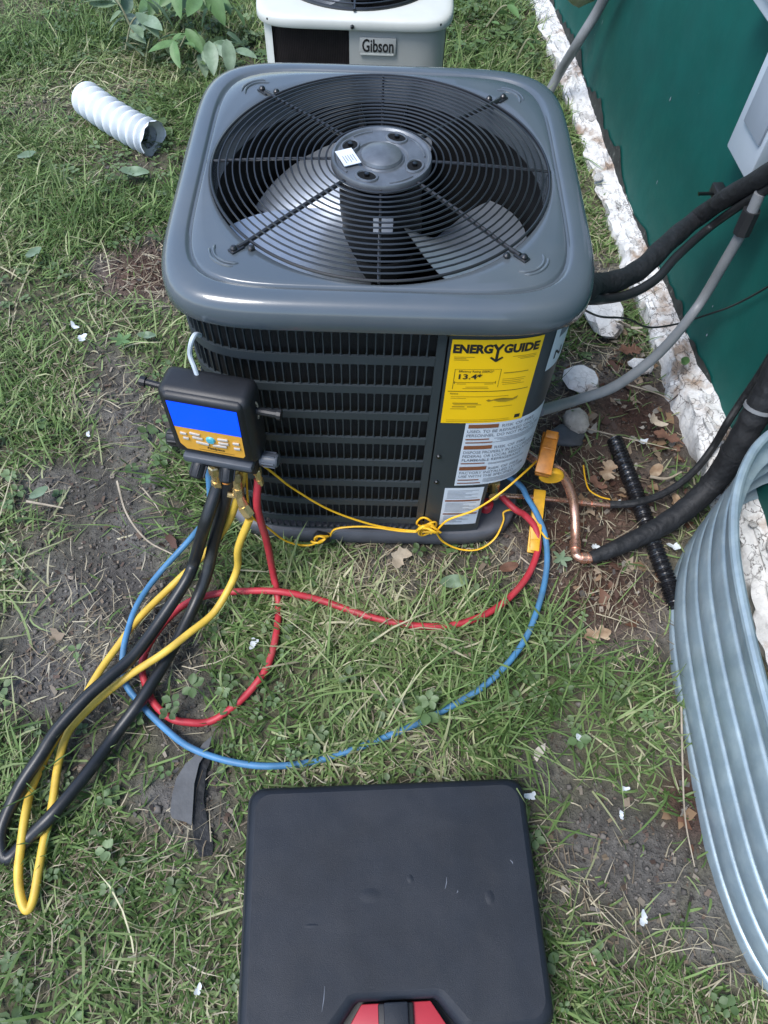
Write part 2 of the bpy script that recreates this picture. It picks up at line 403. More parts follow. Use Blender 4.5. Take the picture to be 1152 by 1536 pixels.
# loose lumps of plaster along the ledge's back edge
proto = None; rr = random.Random(5)
def lump(seed, s=1.0):
    bm = bmesh.new(); bmesh.ops.create_icosphere(bm, subdivisions=2, radius=1); g = np.random.default_rng(seed); k = g.normal(0, 1, (6, 3))
    for v in bm.verts:
        c = np.array(v.co); v.co *= 1+.13*sum(math.sin(2.2*np.dot(c, q)) for q in k)/2
    V = [v.co[:] for v in bm.verts]; bm.verts.index_update(); F = [[v.index for v in f.verts] for f in bm.faces]; bm.free()
    return V, F
meshes = []
for sd_ in range(4):
    m_ = MB(); m_.add(*lump(sd_)); meshes.append(m_.mesh('plaster_lump', 'plaster', 60))
for i in range(26):
    a = rr.uniform(-.35, 1.7) if i < 16 else rr.uniform(-.3, .5)
    hh = .03+.05*math.exp(-((a+.15)/.28)**2)
    d = rr.uniform(WP+.004, -.012) if rr.random() < .7 else rr.uniform(-.02, .02)
    ob = bpy.data.objects.new('plaster_lump', meshes[i % 4]); COL.objects.link(ob); ob.parent = root
    s = rr.uniform(.005, .012); ob.scale = (s*rr.uniform(.7, 1.3), s*rr.uniform(.8, 1.5), s*rr.uniform(.5, .8))
    ob.location = Vector(wp(a, d, hh*rr.uniform(.75, 1)+.004))-root.location; ob.rotation_euler = (rr.uniform(-.3, .3), rr.uniform(-.3, .3), rr.uniform(0, 6))

# corrugated steel window well
WELL = catmull([(.83, -.185, 0), (.76, -.208, 0), (.685, -.262, 0), (.63, -.345, 0), (.598, -.44, 0), (.583, -.55, 0), (.578, -.72, 0), (.585, -.93, 0), (.622, -1.06, 0), (.70, -1.15, 0), (.83, -1.18, 0)], 14)
TG = np.gradient(WELL, axis=0); TG /= np.linalg.norm(TG, axis=1)[:, None]; WNRM = np.stack([TG[:, 1], -TG[:, 0], TG[:, 2]*0], -1)
if WNRM[len(WNRM)//2][0] > 0: WNRM = -WNRM
root = thing('window_well', (.70, -.68, 0), 'pale blue grey corrugated steel window well standing against the wall', 'window well')
mb = MB(); loops = []
for z in np.linspace(-.06, .305, 260):
    fr_ = (z/.061+.35) % 1; o_ = .005*math.sin(math.pi*((fr_+.5) % 1))-.020*math.exp(-((fr_-.5)/.055)**2)
    if z > .285: o_ = .004
    loops.append([p+n*o_+np.array([0, 0, z]) for p, n in zip(WELL, WNRM)])
lo2 = [[q-n*.0025 for q, n in zip(l, WNRM)] for l in loops[::-1]]
mb.loft(loops+lo2, close=False); mb.build('corrugated_sheet', 'galv', root, smooth=70)
mb = MB(); mb.tube(WELL+WNRM*.006+np.array([0, 0, .305]), .0085, 10); mb.build('rolled_rim', 'galv', root)

# ------------------------------------------------------------------ condenser
def se(th, a, n=6.0):
    c, s = np.abs(np.cos(th)), np.abs(np.sin(th)); return a/((c**n+s**n)**(1/n))
NT = 144
TH = np.linspace(0, 2*math.pi, NT, endpoint=False)
def sloop(a, z, n=6.0): r = se(TH, a, n); return np.stack([r*np.cos(TH), r*np.sin(TH), np.full(NT, z)], -1)
def cloop(R, z): return np.stack([R*np.cos(TH), R*np.sin(TH), np.full(NT, z)], -1)
BA = .298
_th = np.linspace(-math.pi/2-3.0, -math.pi/2+3.0, 4001); _r0 = se(_th, BA); _px = _r0*np.cos(_th); _py = _r0*np.sin(_th)
_s = np.concatenate([[0], np.cumsum(np.hypot(np.diff(_px), np.diff(_py)))]); _s -= _s[2000]
def bp(s, off=0.0):
    x, y = np.interp(s, _s, _px), np.interp(s, _s, _py); x2, y2 = np.interp(s+.002, _s, _px), np.interp(s+.002, _s, _py); x1, y1 = np.interp(s-.002, _s, _px), np.interp(s-.002, _s, _py)
    tx, ty = x2-x1, y2-y1; l = math.hypot(tx, ty); tx, ty = tx/l, ty/l
    return np.array([x+ty*off, y-tx*off]), math.atan2(ty, tx)
def strip(mb, s0, s1, z0, z1, o0=-.003, o1=0.0, step=.012):
    n = max(2, int(abs(s1-s0)/step)+1); S = np.linspace(s0, s1, n); sec = []
    for s in S:
        a, _ = bp(s, o0); b, _ = bp(s, o1); sec.append([(a[0], a[1], z0), (b[0], b[1], z0), (b[0], b[1], z1), (a[0], a[1], z1)])
    mb.loft(sec, True, True, True); return mb

AC = thing('air_conditioner', (0, 0, -.012), 'large slate grey outdoor air conditioner with round fan grille on top', 'air conditioner')
# top cap
mb = MB(); P = [(.303, .600), (.311, .598), (.3148, .603), (.3148, .619), (.3135, .628), (.309, .637), (.302, .6425), (.294, .6445), (.2815, .6445), (.2785, .6435), (.2765, .6400), (.2735, .6395), (.2715, .6430), (.2695, .6445)]
loops = [sloop(a, z) for a, z in P]
for t in (.35, .7):
    loops.append(sloop(.2695, .6445)*(1-t)+cloop(.2655, .6435)*t)
loops += [cloop(.2655, .6435), cloop(.2625, .6405), cloop(.2600, .632), cloop(.2600, .56)]
mb.loft(loops); cap = mb.build('top_cap', 'cap_paint', AC, smooth=50)
for sx in (-1, 1):
    for sy in (-1, 1):
        mb = MB(); c = np.array([sx*.207, sy*.205]); a0 = math.atan2(sy, sx)
        for rr_, sp in ((.030, 1.05), (.036, .8)):
            pts = [(c[0]+rr_*math.cos(a0+t)-sx*.004, c[1]+rr_*math.sin(a0+t)-sy*.004, .6445) for t in np.linspace(-sp, sp, 14)]
            mb.tube(pts, np.array([.0006]+[.0022]*12+[.0006]), 8)
        mb.build('corner_emboss', 'cap_paint', cap)
# grille
GH = .647
def gzr(r): return GH+.012*(1-(r/.261)**2)
gr = MB(); gr.tube(cloop(.261, gzr(.261)), .0022, 8, closed=True); gr = gr.build('fan_grille', 'wire', AC)
NR = 16
for i in range(NR):
    r = .085+(.261-.085)*i/(NR)
    mb = MB(); mb.tube([(r*math.cos(t), r*math.sin(t), gzr(r)+.0022) for t in np.linspace(0, 2*math.pi, 73)[:-1]], .0015, 6, closed=True)
    mb.build('wire_ring', 'wire', gr)
for k in range(8):
    t = k*math.pi/4; dg = k % 2 == 1; R1 = .281 if dg else .264
    mb = MB(); pts = [(r*math.cos(t), r*math.sin(t), gzr(min(r, .261))-.0012) for r in np.linspace(.07, R1, 8)]
    mb.tube(pts, .0034 if dg else .0022, 8)
    if dg:
        e = np.array(pts[-1]); d = np.array([math.cos(t), math.sin(t), 0]); n_ = np.array([-d[1], d[0], 0])
        mb.box(tuple(e+d*.004-np.array([0, 0, .0005])), (.022, .012, .003), Matrix.Rotation(t, 3, 'Z'), r=.001)
        mb.build('spoke', 'wire', gr)
        for q in (e+d*.008+np.array([0, 0, .001]), e-d*.012+n_*.014*(1 if k in (5, 1) else -1)-np.array([0, 0, .001])):
            m2 = MB(); m2.lathe([(0.0052, 0), (.0052, .003), (.003, .0055), (.0001, .006)], tuple(q), 8); m2.build('screw', 'wire', AC)
    else: mb.build('spoke', 'wire', gr)
# hub plate with slots, dome and sticker
HZ = gzr(.07)
mb = MB(); mb.lathe([(.0001, .004), (.034, .004), (.036, .0015), (.040, .0015), (.042, .004), (.070, .004), (.073, .007), (.0765, .007), (.078, .004), (.078, -.006)], (0, 0, HZ), 48)
hub = mb.build('hub_plate', 'hub', AC, smooth=40)
mb = MB(); mb.lathe([(.033, .0045), (.031, .009), (.024, .0125), (.012, .0145), (.0001, .015)], (0, 0, HZ), 36); mb.build('hub_dome', 'hub', hub)
for k in range(4):
    t = R_((65, 153, 247, 337)[k])
    mb = MB(); c = np.array([.055*math.cos(t), .055*math.sin(t), HZ])
    pts = [c+np.array([.0165*math.cos(q)*-math.sin(t)+.0125*math.sin(q)*math.cos(t), .0165*math.cos(q)*math.cos(t)+.0125*math.sin(q)*math.sin(t), .0046]) for q in np.linspace(0, 6.2832, 17)[:-1]]
    mb.tube(pts, .0022, 6, closed=True); mb.build('slot_rim', 'hub', hub)
    mb = MB(); mb.add([p+np.array([0, 0, .0003]) for p in pts], [tuple(range(16))]); mb.build('slot', 'inner', hub, smooth=0)
    mb = MB(); mb.lathe([(.0038, 0), (.0038, .005), (.0001, .0055)], tuple(c+np.array([0, 0, .0045])), 6); mb.build('nut', 'screw', hub)
for a_, b_ in ((.4, .75), (2.05, .5), (3.6, .45), (5.2, .6)):
    mb = MB(); mb.tube([(.0665*math.cos(a_+b_*q), .0665*math.sin(a_+b_*q), HZ+.0042) for q in np.linspace(-.5, .5, 10)], .0018, 6); mb.build('rib', 'hub', hub)
def flat(V, F, u0, v0, org, ex, ey, off=0):
    ez = np.cross(ex, ey); return [org+ex*(u0+p[0])+ey*(v0+p[1])+ez*off for p in V], F
ex = np.array([math.cos(-1.15), math.sin(-1.15), 0]); ey = np.array([-ex[1], ex[0], 0]); so = np.array([-.051, -.010, HZ+.0085])
mb = MB(); mb.add([so+ex*a-ey*b+np.array([0, 0, z]) for z in (-.001, 0) for a, b in ((-.020, -.0135), (.020, -.0135), (.020, .0135), (-.020, .0135))], [(0, 1, 2, 3), (4, 5, 6, 7), (0, 1, 5, 4), (1, 2, 6, 5), (2, 3, 7, 6), (3, 0, 4, 7)])
stk = mb.build('sticker', 'paper', hub, smooth=0)
mb = MB()
for i in range(5): mb.add([so+ex*a-ey*b+np.array([0, 0, .0003]) for a, b in ((-.004, -.009+.004*i), (.015-.004*(i % 2), -.009+.004*i), (.015-.004*(i % 2), -.0078+.004*i), (-.004, -.0078+.004*i))], [(0, 1, 2, 3)])
mb.build('print_line', 'ink_grey', hub, smooth=0)['kind'] = 'stuff'
# motor, blades, shroud
mb = MB(); mb.lathe([(.0001, .64), (.066, .64), (.066, .56), (.07, .555), (.07, .52), (.064, .512), (.0001, .51)], n=40); mo = mb.build('fan_motor', 'motor', AC, smooth=40)
mb = MB(); mb.lathe([(.0668, .575), (.0668, .602)], n=40); mb.v = [p for p in mb.v]; 
mb.f = [f for f in mb.f if all(-1.75 < math.atan2(mb.v[i][1], mb.v[i][0]) < -1.1 for i in f)]; mb.build('motor_label', 'paper', mo)
mb = MB(); mb.lathe([(.0001, .515), (.072, .515), (.076, .508), (.076, .488), (.0001, .485)], n=32); fan = mb.build('fan_hub', 'motor', AC)
for k in range(3):
    t0 = R_(222)+k*2*math.pi/3; loops = []; nr, na = 9, 12
    for ir in range(nr):
        r = .06+(.247-.06)*ir/(nr-1); sp = R_(36+10*math.sin(math.pi*min(1, ir/(nr-1)*.75))) ; l = []
        for ia in range(na):
            q = ia/(na-1)*2-1; a = t0+q*sp+.18*(ir/(nr-1)); cam_ = .012*(1-q*q)
            l.append((r*math.cos(a), r*math.sin(a), .515+q*(-.052)*(1-.35*ir/(nr-1))+cam_+.01))
        loops.append(l)
    mb = MB(); mb.loft(loops, close=False); mb.loft([[(x, y, z-.0015) for x, y, z in l] for l in loops], close=False); mb.build('fan_blade', 'aluminium', AC, smooth=60)
mb = MB(); mb.lathe([(.2595, .60), (.2585, .42), (.24, .38), (.24, .10), (.0001, .10)], n=72); mb.build('fan_shroud', 'inner', AC)
# base pan
mb = MB(); mb.loft([sloop(.300, -.002), sloop(.306, .004), sloop(.308, .036), sloop(.304, .043), sloop(.296, .044), sloop(.2, .040)], True, True, True); mb.build('base_pan', 'pan', AC, smooth=50)
# coil and inner plates behind the louvres
mb = MB(); S = np.linspace(-1.65, .11, 120); L0 = [(*bp(s, -.018)[0], z) for z in (.044,) for s in S]; L1 = [(*bp(s, -.018)[0], .60) for s in S]
mb.loft([L0, L1], close=False); mb.build('coil', 'coil', AC)
# louvred panel: frame, rails and slats
ZT = [.587-.0644*i for i in range(9)]; SH = [.0485]*8+[.026]
S_END, S_BACK = .086, -1.60
mb = MB(); strip(mb, .0995, S_END, .045, .600); strip(mb, S_BACK, S_END, ZT[0], .600); strip(mb, S_BACK-.03, S_BACK, .045, .60)
lp = mb.build('louver_panel', 'body_paint', AC, smooth=30)
for i in range(9):
    top = ZT[i]-SH[i]; bot = ZT[i+1] if i < 8 else .0455
    mb = MB(); strip(mb, S_BACK, S_END-.0002, bot, top, -.004, .0008); mb.build('rail', 'body_paint', lp, smooth=30)
PIT = .0126
def slat_mesh(h):
    prof = [(.0060, 0), (.0038, -.0016), (.0022, -.0036), (.0014, -.0070), (.0011, -.012), (.0011, -h+.002), (.0018, -h)]
    poly = [(a, b) for a, b in prof]+[(-a, b) for a, b in prof[::-1]]; m_ = MB(); n = len(poly)
    V = [(x, -.0045-.0016*(y > 0), z) for y in (0,) for x, z in poly]+[(x*.75, .0, z) for x, z in poly]
    F = [tuple(range(n, 2*n))]+[(i, (i+1) % n, n+(i+1) % n, n+i) for i in range(n)]
    return m_.add(V, F)
sm = {h: slat_mesh(h).mesh('slat', 'body_paint', 30) for h in set(SH)}
ncol = int((S_END-S_BACK)/PIT); rest = MB()
for j in range(1, ncol):
    s = S_END-PIT*j
    for i in range(9):
        xy, an = bp(s, -.0012)
        if j <= 32:
            ob = bpy.data.objects.new('slat', sm[SH[i]]); COL.objects.link(ob); ob.parent = lp
            ob.location = (xy[0], xy[1], ZT[i]+.0002+.012); ob.rotation_euler = (0, 0, an+math.pi)
        else:
            t_ = slat_mesh(SH[i]); c_, s_ = math.cos(an+math.pi), math.sin(an+math.pi)
            rest.add([(xy[0]+c_*x-s_*y, xy[1]+s_*x+c_*y, ZT[i]+.0002+z) for x, y, z in t_.v], t_.f)
rb = rest.build('slat_field', 'body_paint', lp, smooth=0); rb['kind'] = 'stuff'
# service panel and corner recess
mb = MB(); strip(mb, .1025, .2120, .045, .600, -.003, .0015); strip(mb, .2120, 1.70, .212, .600, -.003, .0015); strip(mb, .47, 1.70, .045, .212, -.003, .0015)
sp_ = mb.build('service_panel', 'body_paint', AC, smooth=30)
mb = MB(); q0 = bp(.2115, -.004)[0]; q1 = bp(.475, -.004)[0]
mb.loft([[(*q0, z), (q0[0], -.185, z), (.205, -.11, z), (q1[0]-.0, -.11, z), (*q1, z)] for z in (.044, .235)], close=False)
mb.add([(*q0, .235), (q0[0], -.11, .235), (q1[0], -.11, .235), (q1[0], q1[1], .235), (*bp(.34, -.008)[0], .235)], [(0, 1, 2, 3, 4)])
mb.build('valve_recess', 'body_paint', AC, smooth=0)
for s, z in ((.1, .590), (-.08, .592), (-.185, .592), (.115, .222), (.112, .30)):
    xy, an = bp(s, .001); mb = MB(); mb.lathe([(.0048, 0), (.0048, .002), (.003, .0042), (.0001, .0045)], n=8, axis='y')
    mb.xf(lambda p, xy=xy, an=an, z=z: (xy[0]+p[0]*math.cos(an)+p[1]*math.sin(an), xy[1]+p[0]*math.sin(an)-p[1]*math.cos(an), z+p[2])); mb.build('screw', 'screw', AC)
# labels on the curved skin ------------------------------------------------
def skin(V, s0, z0, off): return [(*bp(s0+p[0], off)[0], z0+p[1]) for p in V]
def lab(s0, z0, wd, ht, name, m, off=.0025, skew=0, curl=0):
    mb = MB(); n = 14; L = []
    for j in range(n+1):
        u = wd*j/n; L.append([(*bp(s0+u, off)[0], z0-skew*j/n), (*bp(s0+u, off)[0], z0-ht-skew*j/n)])
    mb.loft(L, close=False); return mb.build(name, m, AC, smooth=60)
def rects(par, s0, z0, lst, m, name='print_line', off=.0030):
    mb = MB(); o_ = None
    for (u, v, wd, ht) in lst:
        if len(lst) <= 8: mb = MB()
        n = max(1, int(wd/.012)); L = [[(*bp(s0+u+wd*j/n, off)[0], z0-v), (*bp(s0+u+wd*j/n, off)[0], z0-v-ht)] for j in range(n+1)]; mb.loft(L, close=False)
        if len(lst) <= 8: o_ = mb.build(name, m, par, smooth=60)
    if o_ is None: o_ = mb.build(name, m, par, smooth=60); o_['kind'] = 'stuff'
    return o_
def write(par, s0, z0, txts, m, off=.0031, name='lettering'):
    mb = MB()
    for (t, u, v, size, bold, sx) in txts:
        V, F = text_mesh(t, size, bold)
        if sx < 0:
            xs = [p[0] for p in V]; k_ = -sx/(max(xs)-min(xs)); V = [((p[0]-min(xs))*k_, p[1]) for p in V]; sx = 1
        mb.add(skin([(u+p[0]*sx, -v+p[1]) for p in V], s0, z0, off), F)
    return mb.build(name, m, par, smooth=60)
E0, EZ = .1065, .580
el = lab(E0, EZ, .134, .187, 'energy_label', 'energy')
write(el, E0, EZ, [('ENERG', .003, .0255, .0228, .05, -.0575), ('GUIDE', .0765, .0255, .0228, .05, -.0525)], 'ink')
mb = MB()      # the tall Y that ends in an arrow
def bar(a, b, wd):
    a, b = np.array(a), np.array(b); d = (b-a)/np.linalg.norm(b-a); n = np.array([-d[1], d[0]])*wd/2; return [tuple(a-n), tuple(b-n), tuple(b+n), tuple(a+n)]
for a, b, wd in (((.0615, -.0085), (.0680, -.0195), .0042), ((.0745, -.0085), (.0680, -.0195), .0042), ((.0680, -.0175), (.0680, -.041), .0040), ((.0590, -.0345), (.0685, -.0430), .0036), ((.0770, -.0345), (.0675, -.0430), .0036)):
    mb.add(skin(bar(a, b, wd), E0, EZ, .0032), [(0, 1, 2, 3)])
mb.build('arrow_letter', 'ink', el, smooth=0)
write(el, E0, EZ, [('13.4*', .014, .081, .0150, .022, 1.2), ('Efficiency Rating (SEER2)*', .016, .0665, .0062, .008, .82), ('Notice', .008, .116, .0045, .01, 1)], 'ink')
rects(el, E0, EZ, [(.010, .0885, .064, .0007), (.004, .1085, .125, .0011), (.010, .060, .0007, .044), (.079, .060, .0006, .040), (.010, .060, .069, .0005), (.119, .172, .009, .0085)]+[(.012+.062*k, .086, .0008, .006) for k in (0, 1)], 'ink')
rects(el, E0, EZ, [(.006, .034, .030, .0010), (.006, .037, .018, .0010), (.006, .040, .022, .0010), (.092, .034, .036, .0010), (.100, .037, .028, .0010), (.104, .040, .022, .0012), (.016, .0915, .014, .0012), (.058, .0915, .014, .0012),
    (.030, .0985, .034, .001), (.026, .102, .040, .001), (.084, .068, .038, .0018), (.084, .082, .036, .0009), (.084, .086, .034, .0009), (.084, .090, .030, .0009), (.086, .094, .034, .0009),
    (.010, .121, .090, .0009), (.010, .125, .024, .0009), (.014, .136, .040, .002), (.016, .140, .044, .0012), (.014, .1445, .020, .002), (.038, .1445, .014, .002), (.012, .150, .026, .0012), (.080, .146, .030, .0009), (.008, .178, .102, .0008), (.008, .182, .104, .0008)], 'ink_soft')
mb = MB(); ctr = [(.066, .1305), (.070, .128), (.074, .130), (.082, .127), (.092, .126), (.100, .1275), (.108, .129), (.116, .124), (.115, .130), (.108, .134), (.098, .136), (.086, .1345), (.078, .131), (.070, .1335)]
mb.add(skin([(a, -b) for a, b in ctr], E0, EZ, .0031), [tuple(range(14))]); mb.build('print_shape', 'ink_soft', el, smooth=0)
W0, WZ = .148, .392
wl_ = lab(W0, WZ, .150, .181, 'warning_label', 'paper', off=.0022, skew=-.004)
def wr(k, txts):
    return txts
write(wl_, W0, WZ, [('RISK OF FIRE', .060, .0125, .0105, .004, 1), ('USED. TO BE REPAIRED ONLY', .004, .0245, .0105, .004, .86), ('PERSONNEL. DO NOT PUNCTURE', .004, .0355, .0105, .004, .82),
    ('RISK OF FIRE', .056, .0705, .0105, .004, 1), ('DISPOSE PROPERLY IN ACCORDANCE', .004, .0825, .0105, .004, .78), ('FEDERAL OR LOCAL REGULATIONS', .004, .0935, .0105, .004, .82), ('FLAMMABLE REFRIGERANT', .004, .1050, .0105, .004, .86),
    ('RISK OF FIRE', .054, .1325, .0105, .004, 1), ('FACTORY INSTALLED SYSTEM', .004, .1435, .0105, .004, .86), ('USE WITH THE SPECIFIED', .004, .1545, .0105, .004, .86)], 'ink_grey')
rects(wl_, W0, WZ, [(.005, .003, .050, .0095), (.004, .041, .040, .0030), (.005, .050, .046, .0030), (.004, .060, .048, .0100), (.004, .110, .042, .0030), (.003, .1215, .048, .0105), (.004, .161, .038, .0030), (.004, .171, .042, .0030)], 'ink_brown')
rects(wl_, W0, WZ, [(.052+.006*(k % 3), .041+.0035*k, .080-.01*(k % 2), .0010) for k in range(4)]+[(.052, .112+.003*k, .07, .001) for k in range(2)]+[(.050, .160+.0035*k, .08-.015*(k % 2), .001) for k in range(4)], 'ink_grey')
wl2 = lab(.132, .203, .073, .130, 'instruction_label', 'paper', off=.0022)
rects(wl2, .132, .203, [(.004, .040, .066, .0050), (.004, .087, .066, .0045)], 'ink_brown')
rects(wl2, .132, .203, [(.006, .008+.0042*k, .058-.012*((k*7) % 3), .001) for k in range(7)]+[(.006, .050+.0042*k, .058-.012*((k*5) % 3), .001) for k in range(8)]+[(.006, .097+.0042*k, .050-.012*((k*5) % 3), .001) for k in range(6)], 'ink_grey')
sl = lab(.262, .592, .13, .100, 'rating_label', 'paper', off=.0025)
rects(sl, .262, .592, [(.010, .008, .045, .026), (.07, .010, .05, .004), (.07, .02, .05, .003)]+[(.06, .03+.009*k, .06-.02*(k % 2), .002) for k in range(7)], 'ink_grey')
write(sl, .262, .592, [('N', .010, .080, .026, .02, 1)], 'ink')
# valves in the recess
for nm, c, d in (('liquid_valve', (.238, -.215, .105), .010), ('suction_valve', (.272, -.150, .150), .014)):
    mb = MB(); mb.box(c, (.03, .035, .03), r=.004); mb.tube([c, (c[0], c[1]-.045, c[2]+.012)], d, 10); mb.tube([(c[0], c[1], c[2]), (c[0], c[1], c[2]+.04)], d, 6); mb.build(nm, 'brass', AC)
mb = MB(); mb.lathe([(.0001, 0), (.013, 0), (.014, .004), (.014, .018), (.010, .022), (.0001, .023)], (.2295, -.252, .062), 14); mb.build('valve_cap', 'red_cap', AC)

# ------------------------------------------------------------------ older condenser behind
GX0, GX1, GY0, GY1, GT = -.305, .165, .800, 1.27, .487
gc = np.array([(GX0+GX1)/2, (GY0+GY1)/2]); gh = (GX1-GX0)/2
GB = thing('air_conditioner', (gc[0], gc[1], -.012), 'older off white air conditioner with Gibson badge, behind the grey unit', 'air conditioner')
def gl(a, z, n=7.0):
    r = se(TH, a, n); return np.stack([gc[0]+r*np.cos(TH), gc[1]+r*np.sin(TH), np.full(NT, z)], -1)
def gcirc(R, z): return np.stack([gc[0]+R*np.cos(TH), gc[1]+R*np.sin(TH), np.full(NT, z)], -1)
mb = MB(); mb.loft([gl(gh-.006, GT-.024), gl(gh-.001, GT-.025), gl(gh+.001, GT-.022), gl(gh, GT-.008), gl(gh-.003, GT-.003), gl(gh-.009, GT), gl(gh-.02, GT+.001), gcirc(.205, GT+.003), gcirc(.201, GT-.004), gcirc(.198, GT-.05)])
mb.build('top_cap', 'gibson_white', GB, smooth=50)
def gpt(x, z, d=0):      # front skin of the old unit
    y = -((max(0, (gh-.012)**7-abs(x-gc[0])**7))**(1/7)); return (x, gc[1]+y-d, z)
def gpan(name, x0, x1, z0, z1, m, d=0, n=12, th=.003):
    X = np.linspace(x0, x1, n); mb = MB()
    return mb.loft([[gpt(x, z0, d-th), gpt(x, z0, d), gpt(x, z1, d), gpt(x, z1, d-th)] for x in X], True, True, True).build(name, m, GB, smooth=40)
mb = MB(); mb.loft([gl(gh-.020, .0), gl(gh-.020, GT-.03)]); mb.build('inner_cabinet', 'gibson_dark', GB)
gpan('corner_post', GX0+.013, GX0+.040, .01, GT-.0245, 'gibson_white', n=8)
gfront = gpan('front_panel', gc[0]-.012, GX1-.0125, .01, GT-.0245, 'gibson_body', n=26)
mb = MB(); mb.loft([gl(gh-.0122, z) for z in (.01, GT-.0245)]); mb.f = [f for f in mb.f if all(mb.v[i][0] > gc[0]+.05 and mb.v[i][1] > gc[1]-.15 for i in f)]
mb.build('side_panel', 'gibson_body', GB)
fg = MB(); X = np.linspace(GX0+.041, gc[0]-.013, 44)
for x in X: fg.tube([gpt(x, .02, -.004), gpt(x, GT-.026, -.004)], .0009, 4, cap=False)
fgo = fg.build('fin_guard', 'gibson_dark', GB, smooth=0); fgo['kind'] = 'stuff'
for x, z in ((GX0+.035, GT-.012), (gc[0]-.004, GT-.016), (GX1-.035, GT-.012)):
    q = gpt(x, z, .0125); mb = MB(); mb.lathe([(.007, 0), (.007, .003), (.004, .006), (.0001, .0065)], n=6, axis='y'); mb.xf(lambda p, q=q: (q[0]+p[0]*.7, q[1]-p[1], q[2]+p[2]*.7)); mb.build('screw', 'screw', GB)
bx, bz = -.056, .414
mb = MB(); mb.box((bx+.042, gpt(bx+.04, 0)[1]-.003, bz+.011), (.086, .005, .038), r=.0015); bd = mb.build('badge', 'gibson_body', GB)
V, F = text_mesh('Gibson', .040, .018); mb = MB(); yb = gpt(bx+.04, 0)[1]-.0062
mb.add([(bx+.004+p[0]*.66, yb, bz+p[1]) for p in V], F); mb.build('lettering', 'ink', bd, smooth=0)
mb = MB(); mb.box((bx+.040, yb+.0012, bz-.006), (.080, .002, .004)); mb.build('badge_strip', 'gibson_white', bd)
gg = MB(); gg.tube(gcirc(.202, GT+.006), .004, 8, closed=True); gg = gg.build('fan_grille', 'wire', GB)
for i in range(11):
    r = .04+.162*i/11; mb = MB(); mb.tube([(gc[0]+r*math.cos(t), gc[1]+r*math.sin(t), GT+.010+.012*(1-(r/.2)**2)) for t in np.linspace(0, 6.2832, 61)[:-1]], .0018, 6, closed=True); mb.build('wire_ring', 'wire', gg)
for k in range(6):
    t = R_(30+60*k); mb = MB(); mb.tube([(gc[0]+r*math.cos(t), gc[1]+r*math.sin(t), GT+.008+.012*(1-(min(r, .2)/.2)**2)) for r in (.02, .08, .14, .2, .212)], .0035, 6); mb.build('spoke', 'wire', gg)
mb = MB(); mb.lathe([(.1985, GT-.02), (.198, GT-.2), (.0001, GT-.2)], (gc[0], gc[1], 0), 48); mb.build('fan_shroud', 'inner', GB)
for k in range(3):
    t0 = R_(260)+k*2.0944; L = []
    for ir in range(6):
        r = .03+.155*ir/5; L.append([(gc[0]+r*math.cos(t0+q*.55), gc[1]+r*math.sin(t0+q*.55), GT-.07-q*.025) for q in np.linspace(-1, 1, 8)])
    mb = MB(); mb.loft(L, close=False); mb.build('fan_blade', 'hub', GB)
def Xp(px, py, x):
    d = ray(px, py); t = (x-CAM[0])/d[0]; return CAM+d*t
# ------------------------------------------------------------------ digital manifold gauge
GA = thing('manifold_gauge', (-.246, -.385, .466), 'black and yellow digital gauge with bright blue screen hanging on the grey unit', 'gauge', rot=(0, 0, -.182))
def L_(name, m, mb, par=GA, **k): return mb.build(name, m, par, local=True, **k)
mb = MB(); mb.box((0, .030, -.002), (.138, .056, .146), r=.014, seg=4); L_('housing', 'gauge_black', mb)
mb = MB(); mb.box((0, .008, .001), (.122, .020, .134), r=.009, seg=3); L_('rubber_boot', 'gauge_black', mb)
mb = MB(); mb.add([(-.052, -.0030, .058), (.052, -.0030, .058), (.0515, -.0030, .001), (-.0515, -.0030, .001)], [(0, 1, 2, 3)]); L_('screen', 'screen', mb, smooth=0)
mb = MB(); mb.add([(-.0515, -.0030, .0005), (.0515, -.0030, .0005), (.0510, -.0030, -.046), (.047, -.0030, -.052), (-.042, -.0030, -.052), (-.0505, -.0030, -.040)], [(0, 1, 2, 3, 4, 5)]); kp = L_('keypad', 'keypad', mb, smooth=0)
mb = MB(); mb.lathe([(.0001, .0035), (.006, .003), (.0075, 0)], n=20, axis='y'); mb.xf(lambda p: (p[0]+.001, -.003-p[1], p[2]-.0195)); L_('button', 'button_blue', mb, kp)
for x, z, wd in ((-.022, -.010, .016), (-.019, -.019, .016), (-.013, -.030, .020), (.021, -.013, .016), (.021, -.022, .016), (.014, -.030, .022), (-.040, -.013, .010), (-.038, -.024, .009), (.041, -.017, .010), (.041, -.029, .010)):
    mb = MB(); mb.box((x, -.0042, z), (wd, .0024, .0048), Matrix.Rotation(.12 if x < 0 else -.05, 3, 'Y'), r=.0008); L_('button', 'button', mb, kp)
V, F = text_mesh('Fieldpiece', .0085, .02); mb = MB(); mb.add([(p[0]*.8-.008+p[1]*.2, -.0034, p[1]-.0435) for p in V], F); L_('lettering', 'ink', mb, kp, smooth=0)
mb = MB(); mb.add([(x, -.0034, z) for x, z in ((-.022, -.0468), (.034, -.0468), (.034, -.0476), (-.022, -.0476))], [(0, 1, 2, 3)]); L_('print_line', 'ink', mb, kp, smooth=0)
mb = MB(); mb.box((.002, .014, -.079), (.112, .040, .015), r=.004); L_('shelf_lip', 'gauge_grey', mb)
mb = MB(); mb.box((.004, .028, -.100), (.108, .036, .030), r=.005); L_('manifold_block', 'gauge_black', mb)
